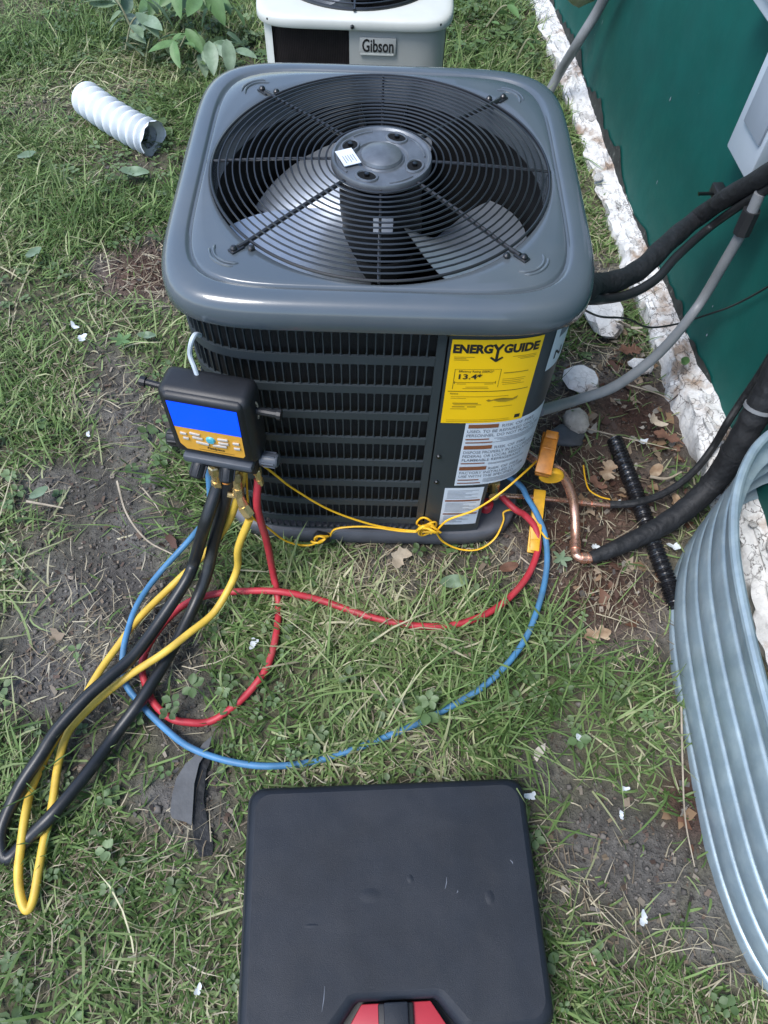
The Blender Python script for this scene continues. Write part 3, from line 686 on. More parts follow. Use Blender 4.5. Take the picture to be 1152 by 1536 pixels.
def knob(c, d, r, ln, m='gauge_black', name='knob'):
    d = np.array(d, float); d /= np.linalg.norm(d); c = np.array(c); mb = MB()
    t = np.array([0, .02, .05, .12, .88, .96, 1]); rr_ = r*np.array([.7, .8, .95, 1, 1, .92, .8])
    mb.tube([c+d*ln*q for q in t], rr_, 12); 
    for k in range(6):
        a = k*math.pi/3; u = np.cross(d, [0, .3, 1]); u /= np.linalg.norm(u); v_ = np.cross(d, u); q = c+(u*math.cos(a)+v_*math.sin(a))*r
        mb.tube([q+d*ln*.2, q+d*ln*.85], r*.16, 5)
    return L_(name, m, mb)
knob((-.060, .022, -.062), (-1, .0, -.1), .0135, .024)
knob((.064, .020, -.078), (1, 0, .05), .0115, .030, 'gauge_grey')
knob((-.030, .006, -.090), (-.15, -.75, -.65), .0125, .030)
knob((.014, .006, -.092), (.0, -.7, -.7), .0115, .028)
mb = MB(); mb.lathe([(.0001, .0), (.006, 0), (.006, .002), (.0001, .002)], n=14); q = np.array([.014, .006, -.092])+np.array([0, -.7, -.7])/np.linalg.norm([0, .7, .7])*.029
mb.xf(lambda p: (q[0]+p[0], q[1]-p[2]*.7+p[1]*.7, q[2]-p[2]*.7-p[1]*.7)); L_('knob_badge', 'orange_clamp', mb)
mb = MB(); mb.tube([(.068, .028, .030), (.104, .028, .030)], .006, 10); mb.tube([(.100, .028, .030), (.106, .028, .030)], .0085, 10); L_('side_peg', 'gauge_black', mb)
mb = MB(); mb.tube([(-.068, .030, .046), (-.098, .030, .050)], .005, 10); mb.tube([(-.096, .030, .05), (-.104, .030, .051)], .0075, 10); L_('side_peg', 'gauge_black', mb)
mb = MB(); mb.tube([(.0690+.0015*math.cos(t), .028+.003*math.cos(t), .030+.018*math.sin(t)) for t in np.linspace(-1.4, 1.4, 9)], .0016, 6); L_('gasket', 'twig', mb)
# brass ports below the block
def fitting(c, d, name='brass_fitting', s=1.0):
    c = np.array(c, float); d = np.array(d, float); d /= np.linalg.norm(d); mb = MB()
    mb.tube([c, c+d*.018*s], .0055*s, 10); mb.tube([c+d*.016*s, c+d*.018*s, c+d*.034*s, c+d*.036*s], np.array([.008, .0105, .0105, .008])*s, 6)
    mb.tube([c+d*.036*s, c+d*.052*s], .0078*s, 12); mb.tube([c+d*.052*s, c+d*.070*s], .0100*s, 6); return L_(name, 'brass', mb, smooth=25)
fitting((-.022, .026, -.114), (.0, -.1, -1))
fitting((.018, .022, -.112), (.03, -.25, -1), s=.95)
fitting((.050, .030, -.112), (.05, -.1, -1), s=.7)
mb = MB(); q0 = np.array([.020, .006, -.170]); mb.tube([q0, q0+np.array([.004, -.004, -.02]), q0+np.array([.014, -.012, -.050])], np.array([.006, .0085, .0075]), 8)
mb.tube([q0+np.array([-.006, 0, -.012]), q0+np.array([-.020, -.002, -.008])], .005, 8); mb.tube([q0+np.array([.006, -.006, -.03]), q0+np.array([.017, -.012, -.045])], .011, 6); L_('ball_valve', 'brass', mb, smooth=25)
# hook
mb = MB(); P = catmull([Y(300, 503, -.302), Y(293, 502, -.312), Y(287, 513, -.322), Y(285, 532, -.325), Y(292, 552, -.335), Y(300, 575, -.345)], 6)
hk = MB(); hk.tube(P, .0035, 8); inv = Matrix.LocRotScale(GA.location, GA.rotation_euler, None).inverted()
hk.v = [tuple(inv @ Vector(p)) for p in hk.v]; L_('hook', 'whitepaint', hk)

# ------------------------------------------------------------------ hoses
def hose(name, pts, r, m, label, cat='hose', n=10, sub=10, wob=0):
    mb = MB(); P = catmull(pts, sub); k_ = np.arange(len(P))/sub; env = np.minimum(1, np.minimum(k_, k_[::-1])/2)[:, None]
    if cat == 'hose': P = P+env*.0011*np.stack([np.sin(k_*1.7+r*900), np.cos(k_*1.9+r*700), .5*np.sin(k_*2.3)], -1)
    mb.tube(P, r, n); o = mb.build(name, m, smooth=60); return tag(o, label, cat)
def gw(u, v, w_): return np.array(Matrix.LocRotScale(GA.location, GA.rotation_euler, None) @ Vector((u, v, w_)))
g = .023
hose('vacuum_hose', [gw(-.022, .019, -.182), Y(308, 786, -.405), Z(292, 838, .11), Z(278, 873, .085), Z(242, 929, .062), Z(202, 982, .055), Z(161, 1018, .056), Z(129, 1046, .056), Z(89, 1091, .050), Z(60, 1135, .044), Z(32, 1175, .036), Z(12, 1220, .028), Z(2, 1256, .022), Z(5, 1284, .02), Z(18, 1283, .02), Z(42, 1259, .022), Z(81, 1220, .036), Z(133, 1155, .030), Z(169, 1107, .022), Z(210, 1054, .034), Z(242, 1002, .034), Z(270, 949, .035), Z(295, 901, .05), Z(311, 861, .085), Y(322, 805, -.388), gw(.004, .026, -.150), gw(.002, .03, -.11)],
     .0114, 'hose_black', 'thick black hose looping out to the left from under the gauge')
hose('charging_hose', [gw(.036, -.008, -.226), Y(357, 822, -.415), Z(356, 852, .10), Z(343, 885, .07), Z(319, 921, .055), Z(282, 950, .064), Z(242, 982, .062), Z(194, 1014, .035), Z(149, 1048, .026), Z(118, 1078, .022), Z(101, 1103, .02), Z(87, 1148, .016), Z(78, 1204, .016), Z(67, 1256, .017), Z(59, 1305, .016), Z(50, 1347, .014), Z(39, 1364, .014), Z(31, 1345, .016), Z(28, 1305, .018), Z(31, 1265, .030), Z(38, 1220, .032), Z(50, 1178, .016), Z(80, 1115, .016), Z(118, 1058, .018), Z(145, 1014, .022), Z(174, 974, .018), Z(210, 925, .016), Z(258, 878, .018), Z(307, 832, .05), Y(340, 788, -.37), Y(356, 745, -.37), gw(.032, .034, -.115)],
     .0070, 'hose_yellow', 'yellow hose folded into a long narrow loop beside the black hose')
hose('refrigerant_hose', [gw(-.035, .04, -.11), Y(314, 765, -.36), Z(290, 802, .06), Z(242, 857, .022), Z(210, 901, g), Z(194, 935, g), Z(185, 978, g), Z(188, 1022, .016), Z(210, 1056, .012), Z(250, 1095, .014), Z(290, 1123, g), Z(345, 1143, g), Z(403, 1149, g), Z(480, 1139, .017), Z(570, 1110, .016), Z(650, 1074, g), Z(730, 1024, g), Z(784, 965, g), Z(811, 902, g), Z(820, 850, g), Z(817, 805, .03), Z(805, 770, .065), Z(791, 745, .09), Z(780, 728, .11), (.25, -.20, .125)],
     .0060, 'hose_blue', 'blue hose curving wide across the grass to the copper pipes')
hose('refrigerant_hose', [gw(.050, .027, -.15), Y(386, 765, -.39), Y(401, 815, -.395), Z(411, 862, .05), Z(417, 905, .016), Z(413, 954, g), Z(400, 1002, g), Z(371, 1042, .016), Z(335, 1071, .010), Z(312, 1082, .002), Z(288, 1084, .008), Z(258, 1079, .012), Z(230, 1054, .012), Z(217, 1022, .012), Z(214, 998, .014), Z(226, 962, .016), Z(250, 929, .018), Z(282, 905, .018), Z(323, 891, .02), Z(365, 886, .025), Z(420, 888, .036), Z(485, 902, .022), Z(560, 926, g), Z(630, 939, g), Z(690, 936, g), Z(745, 912, g), Z(787, 870, g), Z(806, 825, .026), Z(803, 792, .045), Z(788, 772, .065), Z(770, 762, .08), (.235, -.205, .085)],
     .0068, 'hose_red', 'red hose making a loop on the grass in front of the unit')
# sensor cords with bundled slack
def coil(c, ex, ey, r1, r2, n, seed):
    g_ = np.random.default_rng(seed); out = []
    for k in range(n):
        a, b = r1*g_.uniform(.8, 1.1), r2*g_.uniform(.8, 1.1); o = g_.normal(0, .0055, 3); tl = g_.uniform(-.6, .6)
        for t in np.linspace(0, 2*math.pi, 15)[:-1]:
            out.append(c+o+ex*(a*math.cos(t+tl))+ey*(b*math.sin(t))+np.cross(ex, ey)*(.004*math.sin(2*t+k)))
    return out
ex_, ey_ = np.array([1., 0, 0]), np.array([0, -.35, .93])
c1 = Y(641, 795, -.316); cr = .0021
PA = [gw(.05, .03, -.10), Y(405, 706, -.33), Y(440, 733, -.325), Y(495, 765, -.32), Y(555, 786, -.316), Y(605, 795, -.314)] + coil(c1, ex_, ey_, .020, .023, 4, 1) + [Y(672, 780, -.314), Y(712, 765, -.305), Y(750, 740, -.290), Y(785, 710, -.255), Y(806, 690, -.205), Y(815, 676, -.16)]
hose('sensor_cord', PA, cr, 'cord_yellow', 'thin yellow sensor cord running up to the orange clamp on the corner', 'cord', 6, 6)
c2 = Y(482, 806, -.325)
PB = [gw(.03, .04, -.11), Y(375, 768, -.36), Y(400, 790, -.345), Y(430, 812, -.335), Y(462, 818, -.33)] + coil(c2, np.array([.8, 0, .6]), np.array([-.4, -.5, .6]), .015, .021, 3, 2) + [Y(505, 793, -.322), Y(550, 790, -.318), Y(605, 797, -.318), ] + coil(c1, ex_, ey_, .017, .026, 4, 3) + [Z(664, 812, .03), Z(690, 824, .008), Z(718, 824, .006), Z(742, 808, .02), Z(755, 782, .05), Z(756, 768, .065), Z(775, 766, .065), Z(800, 784, .05), Z(818, 806, .035), Z(823, 808, .03)]
hose('sensor_cord', PB, cr, 'cord_yellow', 'thin yellow sensor cord with black strap, looping low to the yellow clamp', 'cord', 6, 6)
mb = MB(); mb.box(tuple(c2), (.030, .018, .024), Matrix.Rotation(.5, 3, 'Y'), r=.005); tag(mb.build('cable_strap', 'rubber'), 'small black strap tying the yellow cord into a bundle', 'strap')
# pipe clamps
def clamp(name, m, a, b, wd, th, label):
    a, b = np.array(a), np.array(b); d = b-a; ln = np.linalg.norm(d); d /= ln; z = np.array([0, 0, 1.]); u = np.cross(d, z); u /= np.linalg.norm(u); n_ = np.cross(u, d)
    rt = thing(name, tuple((a+b)/2), label, 'clamp')
    def bx(t0, t1, w0, w1, h0, h1, nm, mm=m, be=.0015):
        q = MB(); V = [a+d*ln*t+u*(s_*w_)+n_*h for h in (h0, h1) for t, w_ in ((t0, w0), (t1, w1)) for s_ in (-1, 1)]
        q.add(V, [(0, 1, 3, 2), (4, 5, 7, 6), (0, 1, 5, 4), (2, 3, 7, 6), (0, 2, 6, 4), (1, 3, 7, 5)]); q.build(nm, mm, rt, bevel=be)
    bx(0, 1, wd*.85, wd, 0, th*.4, 'jaw'); bx(.0, .92, wd, wd*.8, th*.62, th, 'jaw'); bx(.35, .6, wd*.5, wd*.5, th*.35, th*.65, 'pivot', 'screw', .0005)
    bx(.80, .98, wd*.75, wd*.75, th*.99, th*1.15, 'grip_ridge'); bx(.55, .60, wd*.7, wd*.7, th*.99, th*1.1, 'grip_ridge')
    return rt
clamp('pipe_clamp', 'orange_clamp', Xp(812, 715, .325), Xp(826, 652, .345), .016, .026, 'orange plastic pipe clamp at the corner of the unit beside the white label')
clamp('pipe_clamp', 'yellow_clamp', Z(808, 737, .060), Z(799, 830, .012), .0125, .018, 'yellow plastic pipe clamp lying under the red and blue hoses')
mb = MB(); q = Xp(818, 708, .335); mb.lathe([(.0001, .0), (.017, 0), (.019, .003), (.019, .010), (.017, .013), (.0001, .014)], (0, 0, 0), 20, axis='y'); mb.xf(lambda p: q+np.array([p[0]*1.3+.012, p[1]-.012, p[2]-.004])); tag(mb.build('round_tag', 'yellow_clamp'), 'round dull yellow disc below the orange clamp', 'tag')

# ------------------------------------------------------------------ copper and insulated lines
SUC = thing('suction_line', Z(862, 800, 0), 'bright copper pipe bending down and toward the wall inside black insulation', 'pipe')
cp = catmull([(.275, -.15, .15), Z(815, 698, .165), Z(836, 705, .14), Z(852, 728, .098), Z(861, 760, .055), Z(863, 795, .03), Z(863, 825, .022), Z(866, 834, .022), Z(876, 837, .022), Z(892, 836, .024)], 8)
mb = MB(); mb.tube(cp, .0098, 12); mb.build('copper_tube', 'copper', SUC)
for a, b in ((Z(863, 812, .024), Z(863, 824, .023)), (Z(872, 837, .022), Z(879, 837, .022)), (Z(881, 837, .022), Z(885, 837, .022))):
    mb = MB(); mb.tube([a, b], .0118, 12); mb.build('coupling', 'copper', SUC, smooth=30)
ins = catmull([Z(886, 837, .024), Z(915, 826, .03), Z(955, 808, .036), Z(1000, 784, .046), Z(1045, 750, .07), Z(1078, 715, .115), onwall(1105, 672, .035), onwall(1130, 628, .025), onwall(1160, 570, .015), onwall(1230, 430, .005), onwall(1330, 250, .0)], 10)
rr_ = np.interp(np.linspace(0, 1, len(ins)), [0, .06, .14, .28, .5, 1], [.0125, .0145, .017, .0215, .0255, .026])*(1+.05*np.sin(np.arange(len(ins))*1.1)*RNG.uniform(0, 1, len(ins)))
mb = MB(); mb.tube(ins, rr_, 14); mb.build('insulation', 'insul', SUC, smooth=60)
for k in (46, 58):
    mb = MB(); mb.tube([ins[k], ins[k+1]], rr_[k]+.0018, 14); mb.build('tape_band', 'insul', SUC)
mb = MB(); mb.tube([ins[73], ins[74]], .0285, 16); mb.build('hose_band', 'pvc_grey', SUC)
LIQ = thing('liquid_line', Z(900, 757, 0), 'thin copper pipe running right into a thin black sleeve', 'pipe')
lq = catmull([(.24, -.215, .105), Z(745, 741, .09), Z(800, 746, .065), Z(858, 752, .036), Z(905, 757, .025), Z(935, 759, .022)], 6)
mb = MB(); mb.tube(lq, .0050, 10); mb.build('copper_tube', 'copper', LIQ)
for a, b in ((Z(872, 753.5, .033), Z(878, 754, .032)), (Z(887, 755, .030), Z(894, 756, .028))):
    mb = MB(); mb.tube([a, b], .0072, 10); mb.build('coupling', 'copper', LIQ, smooth=30)
lk = catmull([Z(915, 757, .025), Z(955, 754, .035), Z(1000, 738, .04), Z(1040, 708, .055), Z(1070, 670, .08), onwall(1090, 636, .01), onwall(1110, 605, -.01), onwall(1150, 545, -.02), onwall(1240, 390, -.03)], 8)
mb = MB(); mb.tube(lk, .0080, 10); mb.build('sleeve', 'insul', LIQ)
UP = thing('line_set', Xp(950, 405, .46), 'thick black insulated pipe from behind the unit up the green wall', 'pipe')
u1 = catmull([(.22, .10, .36), Xp(862, 434, .31), Xp(892, 427, .36), Xp(930, 420, .42), Xp(965, 400, .48), Xp(1000, 366, .55), onwall(1040, 332, .05), onwall(1085, 300, .03), onwall(1150, 262, .02), onwall(1240, 210, .02), onwall(1360, 140, .02)], 8)
mb = MB(); mb.tube(u1, .0185*(1+.04*np.sin(np.arange(len(u1))*.9)), 14); mb.build('insulation', 'insul', UP, smooth=60)
u2 = catmull([(.22, .06, .32), Xp(868, 450, .32), Xp(905, 449, .38), Xp(945, 441, .44), Xp(985, 418, .50), Xp(1015, 385, .565), onwall(1060, 345, .03), onwall(1105, 312, .02), onwall(1150, 285, .015), onwall(1260, 220, .0)], 8)
mb = MB(); mb.tube(u2, .0085, 10); mb.build('sleeve', 'rubber', UP, smooth=60)
GC = thing('conduit', onwall(1085, 390, -.01), 'grey flexible conduit drooping from the wall to the side of the unit', 'conduit')
gcp = catmull([onwall(1140, 290, .02), onwall(1118, 338, .02), onwall(1090, 388, .02), Xp(1045, 462, .68), Xp(990, 528, .58), Xp(925, 578, .475), Xp(865, 600, .39), Xp(838, 608, .34), Xp(838, 608, .34)*2-Xp(865, 600, .39)], 8)
mb = MB(); mb.tube(gcp, .0105, 12); mb.build('flexible_tube', 'pvc_grey', GC, smooth=60)
mb = MB(); mb.tube([onwall(1128, 315, .02), onwall(1112, 350, .02)], .0165, 8); mb.build('connector', 'rubber', GC, smooth=20)
hp = catmull([onwall(960, -120, .0), onwall(905, 0, .0), Z(868, 62, .22), Z(840, 108, .10), Z(822, 142, .03), Z(812, 165, -.02)], 8)
mb = MB(); mb.tube(hp, .0145, 12); tag(mb.build('conduit_pipe', 'pvc_grey', smooth=60), 'grey pipe slanting from the ground up the far end of the green wall', 'pipe')
hose('wire', [Xp(870, 462, .33), Xp(901, 475, .42), Xp(940, 478, .50), Xp(973, 491, .58), onwall(1015, 486, .02), onwall(1064, 471, -.02), onwall(1100, 458, -.03), onwall(1152, 430, -.035), onwall(1260, 360, -.035)], .0022, 'rubber', 'thin black wire crossing the lower part of the green wall', 'wire', 6, 6)
hose('wire', [Z(875, 698, .01), Z(878, 718, .012), Z(884, 735, .012), Z(900, 745, .01), Z(915, 749, .008)], .0016, 'cord_yellow', 'short piece of thin yellow wire on the bare soil', 'wire', 5, 5)
# pipe strap on the wall
rt = thing('pipe_bracket', onwall(1075, 290, WP), 'small dark bracket holding the black pipe on the green wall', 'bracket')
c = onwall(1078, 290, WP+.012)
mb = MB(); mb.box(tuple(c), (.024, .045, .026), Matrix.Rotation(math.atan2(WT[1], WT[0])-math.pi/2, 3, 'Z'), r=.003); mb.build('bracket_base', 'rubber', rt)
mb = MB(); mb.tube([c+WN*.010, c+WN*.045], .004, 8); mb.build('bolt', 'screw', rt)
# boxes on the wall
def wallbox(a0, a1, z0, z1, d1, nm, label, panel=None):
    rt = thing(nm, wp((a0+a1)/2, WP, z0), label, 'electrical box'); mb = MB()
    mb.add([wp(a, d, z) for a in (a0, a1) for d in (WP+.001, d1) for z in (z0, z1)], [(0, 1, 3, 2), (4, 5, 7, 6), (0, 1, 5, 4), (2, 3, 7, 6), (0, 2, 6, 4), (1, 3, 7, 5)])
    mb.build('enclosure', 'whitepaint', rt, bevel=.004)
    if panel:
        b0, b1, y0, y1 = panel; mb = MB(); mb.add([wp(a, d, z) for a in (b0, b1) for d in (d1+.0005, d1+.006) for z in (y0, y1)], [(0, 1, 3, 2), (4, 5, 7, 6), (0, 1, 5, 4), (2, 3, 7, 6), (0, 2, 6, 4), (1, 3, 7, 5)])
        mb.build('cover', 'greypaint', rt, bevel=.0015)
    return rt
wallbox(.245, .368, .475, .78, .0, 'disconnect_box', 'white metal box on the green wall above the black pipe', (.255, .338, .545, .77))
wallbox(.28, .505, .683, .98, -.005, 'meter_box', 'pale box corner at the top right on the green wall', (.30, .48, .72, .96)) if False else None
rt = wallbox(.385, .505, .686, .98, .0, 'meter_box', 'corner of a pale box high on the green wall', (.40, .49, .71, .96))

# ------------------------------------------------------------------ black drain pipe, white duct
P = catmull([Z(922, 660, .012), Z(940, 705, .014), Z(958, 752, .014), Z(978, 810, .012), Z(1000, 868, .006), Z(1015, 915, -.004)], 60)
mb = MB(); mb.tube(P, .0162+.0022*np.sin(np.arange(len(P))*1.15), 16); tag(mb.build('drain_pipe', 'drainpipe', smooth=60), 'black ribbed plastic drain pipe lying on the soil near the wall', 'pipe')
P = catmull([Z(127, 146, .045), Z(150, 163, .047), Z(178, 181, .045), Z(204, 196, .043), Z(229, 208, .040)], 30)
t = np.linspace(0, 1, len(P)); rad = .034+.018*np.abs(np.sin(t*math.pi*9.5))**1.1
DU = thing('flexible_duct', tuple(Z(178, 181, 0)), 'short piece of white ribbed duct lying in the grass', 'duct')
mb = MB(); mb.tube(P, rad, 24, cap=False); dv = np.array(mb.v).reshape(len(P), 24, 3)
for k in range(24): dv[-1, k] += (P[-1]-P[-2])*RNG.uniform(-1, 5); dv[-2, k] += (P[-1]-P[-2])*RNG.uniform(-.5, 1)
mb.v = [tuple(p) for p in dv.reshape(-1, 3)]; mb.build('ribbed_wall', 'duct', DU, smooth=50)
mb = MB(); mb.tube(P, rad-.0025, 24, cap=False); mb.build('lining', 'duct_in', DU, smooth=50)

# ------------------------------------------------------------------ tool case
TC = thing('tool_case', (.043, -.968, -.012), 'closed black plastic tool case with red latch at the bottom edge', 'tool case', rot=(0, 0, R_(3.2)))
def rrect(hx, hy, r, n=6):
    out = []
    for cx, cy, a0 in ((hx-r, hy-r, 0), (-hx+r, hy-r, 90), (-hx+r, -hy+r, 180), (hx-r, -hy+r, 270)):
        for k in range(n+1):
            a = R_(a0+90*k/n); out.append((cx+r*math.cos(a), cy+r*math.sin(a)))
    return out
mb = MB(); lv = [(-.012, 0), (-.002, .004), (0, .012), (0, .060)]
mb.loft([[(x, y, z) for x, y in rrect(.224+o_, .172+o_, .026)] for o_, z in lv], True, True, True); L_('case_base', 'case_base', mb, TC)
mb = MB(); mb.loft([[(x, y, z) for x, y in rrect(h_, h_-.052, .026)] for h_, z in ((.2245, .0605), (.2265, .0625), (.2265, .0670), (.2240, .0690))], True, True, True); L_('seam_rim', 'case_base', mb, TC)
def lid_outline(ins):
    hx, hy, r = .2205-ins, .168-ins, .024; o_ = []
    base = rrect(hx, hy, r)
    k = next(i for i, p in enumerate(base) if i > 14 and p[1] < -hy+r+1e-6 and p[0] > -hx and i >= 20)
    top = base[:21]; bot = base[21:]
    notch = [(-.094-ins, -hy), (-.088-ins, -hy+.004), (-.060-ins*.8, -.130+ins), (-.054-ins*.5, -.1265+ins), (.052+ins*.5, -.1265+ins), (.058+ins*.8, -.130+ins), (.086+ins, -hy+.004), (.092+ins, -hy)]
    return top+notch+bot
lv = [(.000, .0692), (-.0006, .078), (.0005, .098), (.0025, .104), (.0065, .1085), (.012, .1105)]
mb = MB(); loops = [[(x, y, z) for x, y in lid_outline(i_)] for i_, z in lv]; mb.loft(loops, True, False, False)
ol = lid_outline(.012); mb.add([(x, y, .1105) for x, y in ol], [tuple(range(len(ol)))]); L_('lid', 'lid', mb, TC, smooth=45)
mb = MB(); mb.add([(x, y, z) for z in (.070, .094) for x, y in ((-.080, -.172), (-.050, -.1290), (.048, -.1290), (.078, -.172))], [(0, 1, 2, 3), (4, 5, 6, 7), (0, 1, 5, 4), (1, 2, 6, 5), (2, 3, 7, 6), (3, 0, 4, 7)]); L_('latch_plate', 'red_plastic', mb, TC, bevel=.002)
mb = MB(); mb.box((-.002, -.152, .096), (.050, .046, .010), r=.003); lt = L_('latch', 'case_base', mb, TC)
mb = MB(); mb.box((-.002, -.151, .105), (.034, .046, .006), r=.0025); L_('latch_tab', 'lid', mb, lt)
# dents pushed up into the lid
for x, y, a, b, h in ((-.033, .006, .022, .014, .0009), (.145, -.004, .010, .014, .0009), (.028, .026, .007, .008, .0008), (-.120, -.030, .016, .004, .0006)):
    mb = MB(); L = []
    for q_ in np.linspace(1, .08, 9):
        L.append([(x+a*q_*math.cos(t), y+b*q_*math.sin(t), .11035+(h+.0002)*(.5+.5*math.cos(math.pi*q_))) for t in np.linspace(0, 6.2832, 25)[:-1]])
    mb.loft(L, True, True); L_('dent', 'lid', mb, TC, smooth=80)
# scratches
for x, y, dx, dy in ((.079, .010, .004, .016), (.096, .004, .002, .004), (.186, .040, -.004, .006), (-.105, -.135, .004, .03)):
    mb = MB(); mb.tube([(x, y, .1108), (x+dx*.5+.001, y+dy*.5, .1109), (x+dx, y+dy, .1108)], np.array([.0002, .0007, .0002]), 5); L_('scratch', 'ink_grey', mb, TC)

# ------------------------------------------------------------------ litter
SEED = [1.0]
def leaf_outline(kind, n=28):
    out = []
    for k in range(n):
        t = 2*math.pi*k/n
        if kind == 'oak': r = .55+.28*math.cos(2*t)+.20*math.cos(8*t)*(.4+.6*abs(math.sin(t)))
        elif kind == 'maple': r = .62+.30*math.cos(5*t)+.08*math.cos(15*t)
        elif kind == 'ovate': r = .45/math.sqrt((math.cos(t)*.45)**2+(math.sin(t))**2)*(1-.12*math.cos(t))
        else:
            q = SEED[0]; r = .62+.25*math.sin(2*t+q)+.12*math.sin(3*t+q*2.3)+.10*math.sin(5*t+q*3.1)+.06*math.sin(9*t+q*5.7)
        out.append((r*math.cos(t), r*math.sin(t)))
    return out
def leaf(name, c, size, rot, kind, m, label, cat, tilt=(.1, .1), curl=.25, th=.0012, stem=True):
    mb = MB(); ol = leaf_outline(kind); n = len(ol); V = []; rs = (1, .66, .33)
    def zc(x, y): return curl*(x*x*.35+y*y*.9)+.10*abs(y)+.05*math.sin(5*x+3*y)
    for s_ in (0, -th/size):
        for q in rs: V += [(x*q, y*q, zc(x*q, y*q)+s_) for x, y in ol]
        V.append((0, 0, s_))
    F = []; nb = 3*n+1
    for b in (0, nb):
        for j in range(2): F += [(b+j*n+i, b+j*n+(i+1) % n, b+(j+1)*n+(i+1) % n, b+(j+1)*n+i) for i in range(n)]
        F += [(b+2*n+i, b+2*n+(i+1) % n, b+3*n) for i in range(n)]
    F += [(i, (i+1) % n, nb+(i+1) % n, nb+i) for i in range(n)]
    mb.add(V, F)
    if stem: mb.tube([(-.5, 0, .02), (-.9, .02, .03), (-1.25, .1, 0)], .03, 5)
    Rm = np.array(Matrix.Rotation(rot, 3, 'Z') @ Matrix.Rotation(tilt[0], 3, 'X') @ Matrix.Rotation(tilt[1], 3, 'Y')); c = np.array(c)
    mb.xf(lambda p: c+Rm@(p*size)); o = mb.build(name, m, smooth=60)
    return tag(o, label, cat) if label else o
leaf('dead_leaf', Z(912, 706, .012), .038, 1.2, 'oak', 'deadleaf', 'lobed tan oak leaf left of the black ribbed pipe', 'leaf')
leaf('dead_leaf', Z(896, 952, .012), .034, .3, 'oak', 'deadleaf', 'tan dry leaf on the soil right of the blue hose', 'leaf')
leaf('dead_leaf', Z(599, 836, .016), .032, .7, 'x', 'paleleaf', 'pale curled dry leaf just in front of the unit', 'leaf', (.3, .3), .4)
leaf('dead_leaf', Z(940, 490, .06), .036, 2.2, 'x', 'paleleaf', 'pale tan leaf standing by the plaster ledge under the wire', 'leaf', (.7, .3), .5)
leaf('dead_leaf', Z(945, 525, .012), .036, .2, 'oak', 'brownleaf', 'brown leaf by the ledge beneath the grey conduit', 'leaf')
leaf('dead_leaf', Z(1000, 655, .012), .034, 2.6, 'oak', 'brownleaf', 'dark brown leaf below the pale curled scrap', 'leaf')
leaf('dead_leaf', Z(985, 705, .012), .026, .9, 'ovate', 'deadleaf', 'narrow tan leaf right of the black ribbed pipe', 'leaf')
leaf('dead_leaf', Z(895, 725, .010), .024, 2.0, 'x', 'brownleaf', 'small brown leaf under the lobed oak leaf', 'leaf')
leaf('dead_leaf', Z(1015, 750, .014), .022, 1.7, 'ovate', 'deadleaf', 'tan leaf between thin sleeve and black insulation', 'leaf')
leaf('dead_leaf', Z(765, 850, .010), .022, .4, 'ovate', 'brownleaf', 'small brown leaf on soil beside the red hose', 'leaf')
leaf('dead_leaf', Z(885, 585, .012), .026, 1.2, 'x', 'deadleaf', 'tan leaf lying under the grey conduit bend', 'leaf')
leaf('green_leaf', Z(684, 872, .018), .030, .2, 'ovate', 'broadleaf', 'broad pale green leaf between the unit and the red hose', 'leaf')
leaf('green_leaf', Z(842, 838, .018), .024, 1.2, 'maple', 'broadleaf', 'lobed green leaf left of the copper elbow', 'leaf')
leaf('green_leaf', onwall(1028, 541, .01), .020, .6, 'ovate', 'greenleaf', 'green leaf resting on the plaster ledge', 'leaf', (.5, .3))
leaf('green_leaf', Z(182, 510, .018), .030, 2.0, 'maple', 'greenleaf', 'lobed green leaf on the bare soil left of the unit', 'leaf')
leaf('green_leaf', Z(222, 503, .018), .022, .1, 'ovate', 'broadleaf', 'oval green leaf close to the unit on bare soil', 'leaf')
leaf('green_leaf', Z(52, 378, .03), .028, 1.2, 'ovate', 'broadleaf', 'broad pale green leaf in the grass at the left edge', 'leaf')
leaf('green_leaf', Z(205, 258, .025), .04, .1, 'ovate', 'broadleaf', 'long pale leaf in the grass below the white duct', 'leaf')
leaf('green_leaf', Z(42, 232, .03), .03, .9, 'ovate', 'broadleaf', 'pale green leaf in the grass left of the white duct', 'leaf')
leaf('green_leaf', Z(60, 738, .02), .022, .9, 'ovate', 'broadleaf', 'pale green leaf in grass at the far left middle', 'leaf')
def scrap(c, size, rot, label, m='scrap_white', name='paper_scrap', cat='litter', tilt=(.2, .2), curl=.5):
    SEED[0] += 1.37
    return leaf(name, c, size*.9, rot, 'x', m, label, cat, tilt, curl, stem=False)
scrap(Z(123, 508, .018), .022, 2.2, 'crumpled white scrap on soil left of the unit')
scrap(Z(112, 490, .02), .014, .5, 'small white scrap beside the crumpled one on the left')
scrap(Z(132, 652, .014), .009, .5, 'tiny white bit on bare soil at left')
scrap(Z(380, 965, .018), .015, .5, 'white scrap inside the red hose loop')
scrap(Z(795, 1194, .02), .014, .1, 'white bit at the top right corner of the black case')
scrap(Z(872, 1108, .02), .015, .6, 'white scrap in the grass left of the window well')
scrap(Z(937, 1183, .02), .009, 1.3, 'pale blue bit in the grass right of the case')
scrap(Z(932, 1222, .02), .009, .4, 'small white chip in the grass right of the case')
scrap(Z(965, 1378, .02), .014, .8, 'white scrap at lower right beside the window well')
scrap(Z(297, 1485, .02), .010, 1.5, 'small white chip in the grass left of the case')
scrap(Z(982, 632, .025), .028, .6, 'pale curled bark scrap near the wall', 'paleleaf', 'bark_scrap', 'bark', (.4, .3), .7)
scrap(Z(963, 663, .016), .016, 2.1, 'small pale blue scrap above the black ribbed pipe')
scrap(Z(1010, 820, .016), .018, 2.1, 'white flakes by the end of the black insulation')
